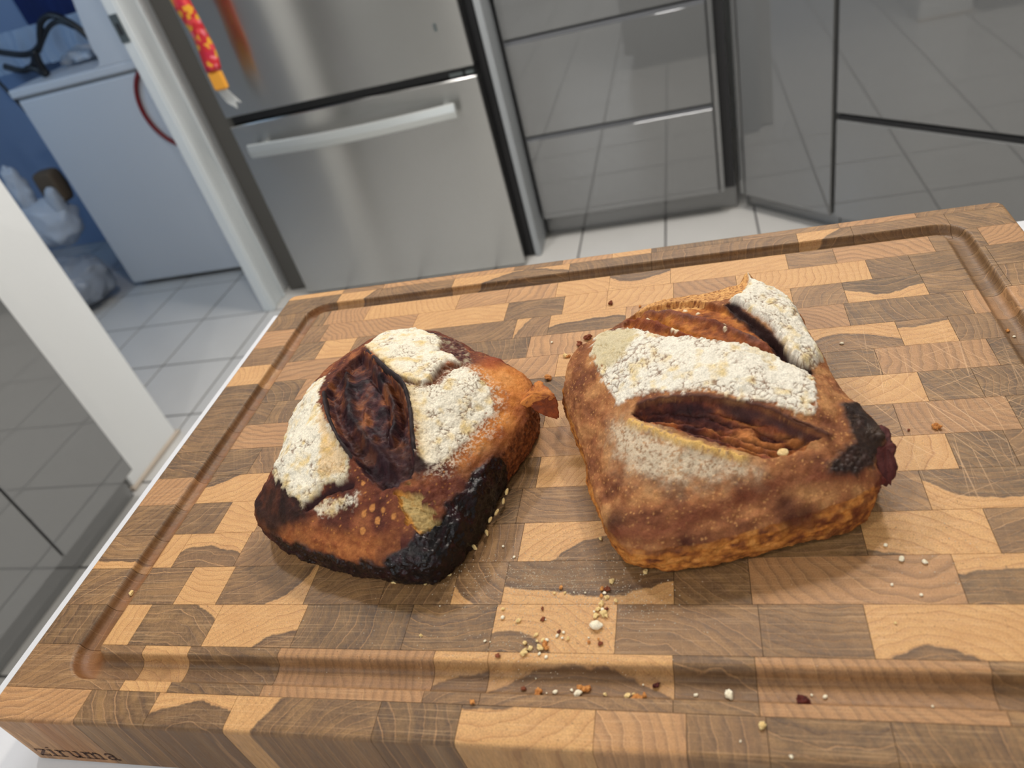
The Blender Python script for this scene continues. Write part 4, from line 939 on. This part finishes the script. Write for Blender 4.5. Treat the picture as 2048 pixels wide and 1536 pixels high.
sTR = spoly(ws, f['darkTR']); inTR = sst(.8, -1, sTR); D += inTR*(fbm(P, 2.5, 3, 212)-.5)*3
sJ = spoly(ws, f['jam']); lowz = sst(3.2, 0, P[:, 2]-14.5-9*(fbm(P, 9, 3, 213)-.5))*(q[:, 1] < 125)*sst(110, 120, q[:, 0])
sR = spoly(ws, f['right']); 
j3 = np.min([((P-np.array(p))**2).sum(1) for p in f['jam']], axis=0)**.5
JP = [(224, 127), (219, 119), (215.3, 111.6), (213, 100.7), (207, 92), (208, 87), (203, 80.5), (197, 78.5), (193, 73), (186, 71), (180, 67), (178, 50), (220, 50), (245, 90), (240, 127)]; sJ = spoly(ws, JP)
inJ = sst(.9, -.9, sJ); inJ = np.maximum(inJ, lowz*.96)
edgeR = side*(q[:, 1] < 126)*sst(186, 196, q[:, 0]); inJ = np.maximum(inJ, edgeR)
inJ = inJ*(1-sst(127, 133, q[:, 1]))
g1, g2, _ = worley(P, 2.6, 220); D += inJ*((fbm(P, 5, 3, 221)-.5)*2.4+sst(.6, .0, g1)*.4+.2+(fbm(P, 1.1, 2, 228)-.5)*.7)
sT = spoly(q+(np.c_[fbm(P, 4, 4, 231), fbm(P, 4, 4, 232)]-.5)*8, f['tear'])-1.1; inT = sst(.3, -.7, sT); dz -= inT*2.6; dz += inT*(fbm(P*np.array([1, 3., 1]), 2, 3, 222)-.5)*1.8
sK = spoly(ws, f['cornerL']); inK = sst(4.5, -1.5, sK); D += inK*.6
D += side*(fbm(P, 1.4, 3, 223)-.5)*1.1
sL = spoly(q+(np.c_[fbm(P, 2.5, 3, 214), fbm(P, 2.5, 3, 215)]-.5)*6, f['flourLeft']); sS = spoly(q+(np.c_[fbm(P, 2, 3, 216), fbm(P, 2, 3, 217)]-.5)*5, f['flourSm'])
flc, flr, flk = flour(P, 270, C(244, 236, 216), C(232, 206, 150), 1)
cU = sst(.5, -.8, sU); cF = sst(1.4, -1.6, sF)*sst(.26, .42, fbm(P, 1.3, 3, 224)+.35*sst(0, -5, sF)); cL = sst(.8, -1.2, sL)*sst(.24, .4, fbm(P, 1.3, 3, 225)+.3*sst(0, -3, sL)); cS = sst(1, -1.5, sS)*sst(.34, .5, fbm(P, 1.2, 3, 226)+.1)*.85
dust = sst(9, 0, sF)*sst(.56, .66, fbm(P, .9, 3, 227)+.06)*(1-side)*.7
cov = np.maximum.reduce([cU, cF, cL, cS])*(1-inO)*(1-inBr)*(1-inJ)
D += cov*(flr+.3)
P2 = P+N*D[:, None]; P2[:, 2] += dz; P2[:, :2] += dxy
n1 = fbm(P, 9, 4, 280); n2 = fbm(P, 2.2, 3, 281); n3 = fbm(P, .8, 2, 282); bl1, bl2, blid = worley(P, 1.6, 283)
col = ramp(n1*1.9-.45, C(66, 32, 28), C(108, 56, 38), C(152, 92, 56)); col = col*(.72+.56*n2)[:, None]
col = mix(col, C(206, 140, 70), sst(.34, .2, bl1)*(blid > .7)*.6)
sOr = spoly(q, f['orange']); col = mix(col, ramp(n1*1.8-.4, C(176, 98, 48), C(210, 134, 64), C(222, 154, 88)), sst(9, -3, sOr)*.9)
redt = sst(8, 0, np.abs(q[:, 0]-214))*sst(168, 176, q[:, 1]); col = mix(col, C(150, 62, 34), redt*.6)
bandb = sst(7, 2, np.abs(P[:, 2]-20-(q[:, 0]-150)*.0))*(q[:, 1] < 100)*(q[:, 0] < 190); col = mix(col, ramp(n2*1.6-.3, C(150, 78, 36), C(206, 132, 70)), bandb*.5)
porous = side*(q[:, 0] > 205)*(q[:, 1] > 118); w1_, w2_, _ = worley(P, 1.0, 290); pc = ramp(fbm(P, 1.2, 3, 291)*1.8-.4, C(62, 32, 20), C(112, 62, 34), C(148, 88, 48)); col = mix(col, pc, porous*.95)
co = ramp(fbm(P, 6.5, 2, 292)*1.7-.35+(n3-.5)*.5, C(34, 20, 26), C(62, 34, 38), C(92, 52, 42), C(140, 84, 50)); co = mix(co, C(30, 24, 28), np.exp(-(r1/1.8)**2)*.8+np.exp(-(r2/1.3)**2)*.7*(1-np.exp(-(r1/1.8)**2))); co = mix(co, C(46, 26, 32), sst(125, 112, q[:, 1])*.7); co = co*(.6+.8*n2)[:, None]
col = mix(col, co, inO); col = mix(col, ramp(n2*1.6-.3, C(84, 44, 30), C(128, 78, 48)), inBr)
col = mix(col, C(110, 66, 44), np.exp(-(dCU/.7)**2)*.8)
ctr = ramp(fbm(P, 2.2, 3, 293)*2-.5, C(60, 34, 34), C(104, 62, 52), C(160, 146, 120)); col = mix(col, ctr, inTR)
ck = ramp(fbm(P, 5, 3, 294)*2-.5, C(22, 15, 15), C(42, 24, 22), C(78, 42, 30)); col = mix(col, ck, inK*.92)
leftside = side*(q[:, 0] < 130)*(q[:, 1] > 118); col = mix(col, C(124, 62, 40), leftside*.6)
fl = flc; gd = sst(1.5, -1.5, spoly(q+(np.c_[n2, n1]-.5)*6, f['goldL'])); fl = mix(fl, C(214, 166, 88), gd*.55); fl = mix(fl, C(226, 192, 122), np.exp(-(dLR_/5)**2)*.6)
gr = sst(4, 0, np.abs(spoly(q, f['flourLeft'])))*sst(128, 118, q[:, 1]); fl = mix(fl, C(176, 158, 120), gr*.6)
col = mix(col, C(224, 208, 186), dust*(1-inO)*(1-inJ)); col = mix(col, fl, np.clip(cov, 0, 1)*.96)
ctt = ramp(fbm(P*np.array([1, 2.5, 1]), 1.8, 3, 295)*1.8-.4, C(140, 112, 66), C(196, 168, 112), C(172, 140, 84)); ctt = mix(ctt, C(214, 148, 62), sst(-2.4, -.6, sT)*.9*sst(201, 194, q[:, 0]+.9*(q[:, 1]-86))); col = mix(col, ctt, inT)
nearJ = sst(9, 0, sJ)*(1-side)*(q[:, 0] > 178); col = mix(col, C(70, 34, 34), nearJ*.62*sst(.2, .6, n1+.1)*(1-inT))
bb = np.hypot(*(q-np.array([193.5, 103])).T); col = mix(col, C(28, 20, 22), sst(5.5, 3.0, bb+(n1-.5)*6)*.95); col = mix(col, C(60, 36, 34), sst(9, 5, bb+(n1-.5)*6)*.5*(1-cov))
cj = ramp(fbm(P, 3, 3, 296)*1.8-.4, C(10, 7, 9), C(18, 11, 14), C(40, 16, 22)); col = mix(col, cj, np.clip(inJ, 0, 1))
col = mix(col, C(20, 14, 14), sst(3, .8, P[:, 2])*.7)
dG = dline(ws, f['gapL']); gm = np.exp(-(dG/1.5)**2); P2[:, 2] -= gm*2.2; col = mix(col, C(52, 26, 28), np.clip(gm*1.4, 0, 1))
for s_ in f['seeds'][:7]:
    ds = np.hypot(*(q-np.array(s_[:2])).T); rs_ = .7+.7*((s_[0]*7.3) % 1); col = mix(col, C(206, 140, 76), sst(rs_+.3, rs_-.2, ds)*.75*(1-inO)*(1-inJ))
wet = inJ*.95+inO*.35*sst(.45, .65, fbm(P, 3, 2, 297))
loaf1 = empty('bread_loaf', (BX+c1[0]/1000, BY+c1[1]/1000, BZ), label='round-backed bread loaf on the left, burst open, with glossy burnt black corner', category='bread', group='bread loaves on the cutting board')
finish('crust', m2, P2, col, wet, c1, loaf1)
def lip(name, L, h, w, cfn, parent, cc, lean, label, zoff=0.):
    Pp = np.array(smooth_path(L, 7)); V = []; F = []; n = len(Pp); T_ = np.gradient(Pp[:, :2], axis=0); T_ /= np.hypot(*T_.T)[:, None]; Nn = np.c_[-T_[:, 1], T_[:, 0]]
    jit = fbm(Pp, 3, 3, 5)-.5
    for i in range(n):
        e = min(1, min(i, n-1-i)/4+.15); hh = h*e*(1+jit[i]); p = Pp[i]
        for a, z in ((-w, -3), (-w, hh*.5), (-w*.5+lean*.7, hh), (w*.5+lean, hh), (w, hh*.5), (w, -3)):
            k = 1 if z > 0 else 0; V.append((p[0]+Nn[i, 0]*a-cc[0], p[1]+Nn[i, 1]*a-cc[1], p[2]+z+zoff))
    for i in range(n-1):
        for k in range(6): F.append((i*6+k, i*6+(k+1) % 6, (i+1)*6+(k+1) % 6, (i+1)*6+k))
    F += [tuple(range(6)), tuple((n-1)*6+k for k in range(6))]
    V = np.array(V); V += (np.c_[fbm(V, 1.5, 2, 1), fbm(V, 1.5, 2, 2), fbm(V, 1.5, 2, 3)]-.5)*.7
    me = bpy.data.meshes.new(name); me.from_pydata([tuple(v/1000) for v in V], [], F); at = me.color_attributes.new('crust_color', 'FLOAT_COLOR', 'POINT')
    at.data.foreach_set('color', np.c_[cfn(V), np.full(len(V), .15)].astype(np.float32).ravel()); me.materials.append(M_CRUST); me.shade_smooth()
    return link(name, me, parent, label=label)
DK = kcol(C(30, 22, 24), C(58, 44, 44), s=4)
lip('crust_lip', f['lipL'], 3.6, .8, DK, loaf1, c1, 0, 'thin dark upright edge of crust left of the opening')
lip('crust_lip', f['lipR'], 4.0, 1.0, DK, loaf1, c1, .3, 'thin dark upright edge of crust right of the opening')
lip('crust_lip', F2['lipA'], 1.4, .6, kcol(C(70, 40, 32), C(110, 70, 50), s=5), loaf2, c2, -.6, 'thin brown edge of crust over the front slash')
# torn flap sticking out to the right
fb = f['flap'][1]
plate('torn_flap', [(-7, -2, -2), (-6, 3, -1), (0, 7, 2), (5, 11, 5), (9, 7.5, 4), (14, 1.5, 2), (10, 0.5, 0), (2, 0, -1.5)], 2.2, kcol(C(150, 78, 36), C(206, 130, 60), C(120, 58, 36), s=8), loaf1, (fb[0]-c1[0]+0, fb[1]-c1[1]-4, 27), 8, 1.0, .2, 'orange brown torn flap of crust')
plate('torn_flap', [(1, .6, 0), (7, .6, 2), (14, 1.8, 2.5), (14, -1.5, -8), (10, -2.2, -7), (4, -1.5, -3.5)], 1.2, kcol(C(96, 44, 24), C(150, 72, 30), s=9), loaf1, (fb[0]-c1[0]+0, fb[1]-c1[1]-4.3, 26), 9, .2, .2, 'dark brown folded down part of the torn flap')
blk = [(-30, 0)]
# nut and almond bits stuck low on the right side of the left loaf
for k, (x, y, z, a) in enumerate([(219.5, 100, 6, .3), (221, 106, 4, .2), (223, 113, 4, .5), (218, 95, 3, .9), (224.5, 117, 6, .4), (214, 86.5, 3, 1.2)]):
    lumpmesh('nut_piece', (2.0, .8, .9), 30+k, kcol(C(220, 190, 130), C(238, 214, 160)), loaf1, rel((x+1.5, y, z), c1), (0, 0, 1.1+a), 2)

# ================================================================ crumbs on the board
CRUMB = {'w': (C(238, 226, 196), C(246, 238, 216)), 'c': (C(220, 186, 124), C(238, 214, 156)), 'o': (C(172, 104, 52), C(212, 150, 84)), 'b': (C(96, 48, 32), C(150, 86, 58)), 'k': (C(54, 20, 20), C(100, 44, 36))}
CN = {'w': ('white', 'pale white nut crumb lying on the board', 'nut crumb'), 'c': ('cream', 'cream coloured nut crumb lying on the board', 'nut crumb'), 'o': ('orange', 'orange brown crust crumb lying on the board', 'crust crumb'), 'b': ('dark', 'dark brown crust crumb lying on the board', 'crust crumb'), 'k': ('dark', 'dark', 'crust crumb')}
CR_ = [(273.8, 48.5, 2.37, 'w', 'large pale almond piece, the biggest crumb between the loaves and the near groove'),
 (274.8, 58.5, 1.33, 'c', 'small cream nut crumb between near groove and loaves, thirteenth from left'),
 (273.8, 56.2, 1.17, 'c', 'small cream nut crumb between near groove and loaves, twelfth from left'),
 (275.4, 55.8, 0.93, 'w', 'small white nut crumb between near groove and loaves, fourteenth from left'),
 (276.7, 56.1, 1.01, 'b', 'reddish brown crumb touching the pale nut cluster right of centre'),
 (276.3, 53.7, 1.78, 'c', 'flat cream nut slice in the cluster above the large almond piece'),
 (273.0, 53.1, 1.24, 'c', 'small cream nut crumb between near groove and loaves, eleventh from left'),
 (272.1, 55.1, 0.55, 'w', 'small white nut crumb between near groove and loaves, thirteenth from left'),
 (278.5, 69.7, 1.21, 'c', 'small cream nut crumb near the front of the loaves, eighth from left'),
 (276.9, 65.6, 1.36, 'b', 'small brown crust crumb near the front of the loaves'),
 (274.5, 65.9, 0.96, 'o', 'small orange crust crumb near the front of the loaves, second from left'),
 (275.7, 63.8, 0.8, 'w', 'small white nut crumb near the front of the loaves, fifth from left'),
 (274.5, 62.3, 0.87, 'o', 'small orange crust crumb near the front of the loaves, third from left'),
 (276.8, 61.7, 0.95, 'c', 'small cream nut crumb near the front of the loaves, sixth from left'),
 (280.6, 60.1, 0.78, 'c', 'small cream nut crumb near the front of the loaves, ninth from left'),
 (257.2, 66.4, 0.9, 'o', 'small orange crust crumb near the front of the loaves, leftmost'),
 (254.8, 63.9, 0.65, 'c', 'small cream nut crumb near the front of the loaves, third from left'),
 (259.1, 64.0, 0.57, 'c', 'small cream nut crumb near the front of the loaves, fourth from left'),
 (267.7, 64.1, 0.48, 'w', 'tiny white nut crumb near the front of the loaves, fourth from left'),
 (262.9, 64.4, 0.36, 'w', 'tiny white nut crumb near the front of the loaves, third from left'),
 (233.7, 56.3, 0.73, 'c', 'small cream nut crumb between near groove and loaves, second from left'),
 (234.4, 52.1, 0.96, 'w', 'small white nut crumb between near groove and loaves, fourth from left'),
 (241.3, 50.7, 0.95, 'c', 'small cream nut crumb between near groove and loaves, third from left'),
 (250.6, 56.5, 0.8, 'b', 'small brown crust crumb between near groove and loaves, leftmost'),
 (251.5, 51.4, 1.02, 'b', 'small brown crust crumb between near groove and loaves, second from left'),
 (252.6, 51.4, 0.39, 'w', 'tiny white nut crumb between near groove and loaves, sixth from left'),
 (258.8, 45.9, 0.85, 'b', 'small brown crust crumb between near groove and loaves, third from left'),
 (260.7, 45.7, 0.69, 'w', 'small white nut crumb between near groove and loaves, eleventh from left'),
 (258.3, 44.1, 0.77, 'w', 'small white nut crumb between near groove and loaves, ninth from left'),
 (260.5, 43.2, 0.61, 'w', 'small white nut crumb between near groove and loaves, tenth from left'),
 (262.8, 43.0, 0.84, 'c', 'small cream nut crumb between near groove and loaves, tenth from left'),
 (270.9, 43.5, 0.45, 'w', 'tiny white nut crumb between near groove and loaves, twelfth from left'),
 (271.1, 41.6, 0.68, 'o', 'small orange crust crumb between near groove and loaves, second from left'),
 (275.8, 41.0, 1.05, 'b', 'dark brown crumb beside the near edge of the light block, right'),
 (274.8, 42.9, 0.53, 'o', 'small orange crust crumb between near groove and loaves, third from left'),
 (249.7, 44.2, 0.85, 'c', 'small cream nut crumb between near groove and loaves, sixth from left'),
 (245.7, 40.8, 0.92, 'c', 'small cream nut crumb between near groove and loaves, fourth from left'),
 (248.2, 38.6, 0.99, 'c', 'small cream nut crumb between near groove and loaves, fifth from left'),
 (252.0, 38.6, 1.29, 'c', 'small cream nut crumb between near groove and loaves, eighth from left'),
 (252.8, 42.1, 0.84, 'c', 'small cream nut crumb between near groove and loaves, ninth from left'),
 (254.4, 42.2, 0.77, 'w', 'small white nut crumb between near groove and loaves, seventh from left'),
 (253.7, 40.3, 1.3, 'o', 'orange brown crumb in the middle of the pale cluster above the groove'),
 (254.8, 38.6, 0.99, 'o', 'small orange crust crumb between near groove and loaves, leftmost'),
 (250.4, 41.8, 0.62, 'c', 'small cream nut crumb between near groove and loaves, seventh from left'),
 (228.8, 41.4, 0.63, 'w', 'small white nut crumb between near groove and loaves, second from left'),
 (231.1, 41.1, 0.35, 'w', 'tiny white nut crumb between near groove and loaves, third from left'),
 (246.0, 36.5, 1.6, 'c', 'yellowish flat crumb on the lip of the near groove'),
 (235.7, 34.9, 1.15, 'b', 'reddish brown crumb at the lip of the near groove, leftmost'),
 (252.2, 36.2, 0.76, 'w', 'small white nut crumb between near groove and loaves, fifth from left'),
 (255.1, 34.9, 0.75, 'w', 'small white nut crumb between near groove and loaves, eighth from left'),
 (250.6, 29.0, 0.37, 'w', 'tiny white nut crumb in the near juice groove, leftmost'),
 (246.6, 24.8, 1.11, 'b', 'small brown crust crumb in the near juice groove'),
 (252.4, 22.3, 1.89, 'o', 'ragged orange brown crust crumb in the near groove'),
 (253.1, 24.1, 0.73, 'c', 'small cream nut crumb in the near juice groove, leftmost'),
 (255.6, 23.3, 0.4, 'w', 'tiny white nut crumb in the near juice groove, second from left'),
 (258.8, 23.8, 0.98, 'w', 'small white nut crumb in the near juice groove, third from left'),
 (265.1, 24.9, 0.72, 'w', 'small white nut crumb in the near juice groove, fourth from left'),
 (267.5, 23.2, 1.72, 'w', 'large white crumb standing in the near groove'),
 (268.6, 25.7, 1.66, 'o', 'small orange crust crumb in the near juice groove, leftmost'),
 (271.2, 25.4, 1.44, 'o', 'crumbly tan crust piece beside the large white crumb in the groove'),
 (277.8, 23.5, 0.78, 'c', 'small cream nut crumb in the near juice groove, second from left'),
 (286.1, 23.1, 1.2, 'c', 'heart shaped cream crumb in the near groove'),
 (288.1, 24.1, 0.63, 'c', 'small cream nut crumb in the near juice groove, third from left'),
 (292.1, 23.6, 0.98, 'o', 'small orange crust crumb in the near juice groove, second from left'),
 (290.0, 20.7, 1.95, 'o', 'long thin orange crust flake on the outer lip of the near groove'),
 (291.5, 27.9, 0.39, 'w', 'tiny white nut crumb in the near juice groove, fifth from left'),
 (296.2, 27.7, 1.34, 'k', 'purplish crumb dusted white in the near groove'),
 (229.1, 15.9, 1.03, 'o', 'orange crumb on the near rim of the board'),
 (388.2, 78.4, 1.32, 'w', 'larger of the two white nut balls right of the loaves'),
 (395.8, 76.8, 1.11, 'w', 'smaller of the two white nut balls right of the loaves'),
 (384.1, 85.1, 0.88, 'w', 'small white nut crumb near the front of the loaves, eighth from left'),
 (391.2, 62.4, 0.63, 'w', 'small white nut crumb right of the right loaf'),
 (382.5, 66.9, 0.58, 'w', 'small white nut crumb near the front of the loaves, seventh from left'),
 (380.2, 50.9, 0.56, 'c', 'small cream nut crumb between near groove and loaves, fourteenth from left'),
 (321.8, 24.9, 1.95, 'w', 'white crumb with a brown tail in the near groove, right part'),
 (310.3, 24.5, 0.74, 'w', 'small white nut crumb in the near juice groove, sixth from left'),
 (346.0, 22.4, 2.82, 'k', 'dark red almost black crumb in the near groove'),
 (353.4, 25.5, 0.88, 'w', 'small white nut crumb in the near juice groove, eighth from left'),
 (385.7, 23.3, 0.45, 'w', 'tiny white nut crumb in the near juice groove, ninth from left'),
 (331.8, 11.5, 1.39, 'c', 'pale round crumb on the rim between groove and near edge'),
 (339.7, 2.1, 0.67, 'w', 'small white nut crumb on the near rim, second from left'),
 (324.5, 6.2, 0.46, 'w', 'tiny white nut crumb on the near rim, leftmost'),
 (313.9, 77.5, 0.85, 'w', 'small white nut crumb near the front of the loaves, sixth from left'),
 (349.1, 26.0, 0.47, 'w', 'tiny white nut crumb in the near juice groove, seventh from left'),
 (180.8, 70.2, 1.57, 'c', 'cream almond flake against the near edge of the left loaf'),
 (195.4, 69.5, 1.32, 'c', 'small cream nut crumb near the front of the loaves, leftmost'),
 (205.3, 73.9, 1.24, 'c', 'small cream nut crumb near the front of the loaves, second from left'),
 (228.0, 89.0, 0.71, 'w', 'small white nut crumb near the front of the loaves, leftmost'),
 (234.1, 82.8, 0.7, 'w', 'small white nut crumb near the front of the loaves, second from left'),
 (272.1, 91.7, 0.92, 'c', 'small cream nut crumb near the front of the loaves, fifth from left'),
 (291.9, 73.9, 1.22, 'c', 'cream almond flake at the near corner of the right loaf'),
 (200.4, 43.6, 0.72, 'c', 'small cream nut crumb between near groove and loaves, leftmost'),
 (205.2, 57.7, 0.37, 'w', 'tiny white nut crumb between near groove and loaves, leftmost'),
 (278.2, 69.8, 1.01, 'c', 'small cream nut crumb near the front of the loaves, seventh from left'),
 (248.5, 240.4, 2.11, 'b', 'dark brown flake left of the right loaf, lower of two'),
 (253.2, 246.3, 2.43, 'b', 'dark brown flake touching the right loaf, upper of two'),
 (240.7, 230.1, 1.49, 'c', 'small cream nut crumb behind the loaves'),
 (243.2, 229.2, 1.19, 'o', 'small orange crust crumb behind the loaves, leftmost'),
 (233.2, 210.2, 2.31, 'o', 'small orange flake between the two loaves'),
 (265.0, 282.2, 1.92, 'b', 'dark brown crumb near the far left of the right loaf'),
 (417.9, 149.5, 1.99, 'o', 'thin orange flake on the board right of the loaves'),
 (406.6, 148.9, 0.67, 'b', 'small brown crust crumb on the far right blocks'),
 (390.4, 217.4, 1.05, 'w', 'small white nut crumb on the far right blocks, leftmost'),
 (468.7, 222.5, 1.0, 'o', 'small orange crust crumb on the far right blocks'),
 (470.0, 217.4, 0.74, 'w', 'small white nut crumb on the far right blocks, second from left'),
 (31.6, 69.0, 1.26, 'c', 'small pale crumb in the left groove'),
 (283.7, 274.9, 0.94, 'o', 'small orange crust crumb behind the loaves, second from left'),
 (230.8, 245.5, 0.92, 'w', 'small white nut crumb behind the loaves'),
 (249.1, 176.6, 0.8, 'b', 'small brown crust crumb between the loaves')]
for i, (u, v, r, k, lab) in enumerate(CR_):
    asp = (1.0, .72, .55) if r > 1 else (1, .8, .6)
    zz = groove_h(u/1000, v/1000)
    R3 = (r*asp[0], r*asp[1], r*asp[2]); z0 = r*asp[2]*.80
    nm = 'nut_crumb' if k in 'wc' else 'crust_crumb'
    o = lumpmesh(nm, R3, 400+i, kcol(*CRUMB[k], sc=1.0, s=i), None, (BX+u/1000, BY+v/1000, BZ+zz+z0/1000+.0001), (0, 0, (i*1.7) % 3.1), 3 if r > 1 else 2, .45 if k == 'w' else .85)
    if k != 'w': o.data.shade_flat()
    o['category'] = 'crumb'
    if lab: o['label'] = lab
    else: o['label'] = CN[k][1]; o['group'] = 'scattered %s crumbs on the cutting board' % CN[k][0]
# flour dust and tiny specks, too fine to count
mb = MB(); rr = random.Random(5)
def speck(u, v, r):
    if not (0.002 < u < BW-.002 and .002 < v < BD-.002): return
    z = groove_h(u, v)+.00005; a = rr.uniform(0, 6.28)
    V = [(u+r*math.cos(a+k*2.094), v+r*math.sin(a+k*2.094), z) for k in range(3)]+[(u, v, z+r*.9)]
    mb.add(V, [(2, 1, 0), (0, 1, 3), (1, 2, 3), (2, 0, 3)])
for (u, v, su, sv, n) in [(247, 73, 22, 7, 500), (259, 63, 20, 6, 420), (250, 40, 18, 8, 260), (288, 54, 12, 6, 120), (384, 213, 3, 8, 60), (404, 76, 12, 10, 50), (189, 49, 60, 15, 90)]:
    for k in range(int(n*1.4)): speck(rr.gauss(u, su)/1000, rr.gauss(v, sv)/1000, rr.choice((.00012, .00016, .00022, .00032)))
for k in range(260): speck(rr.uniform(.05, .47), rr.uniform(.03, .32), rr.choice((.00010, .00014, .0002)))
dust = mb.obj('flour_dust', new_mat('flour_white', (226, 214, 192), .9, bump=.2), None, kind='stuff', label='fine white flour dust and specks scattered over the cutting board', category='flour')
dust.location = (BX, BY, BZ)
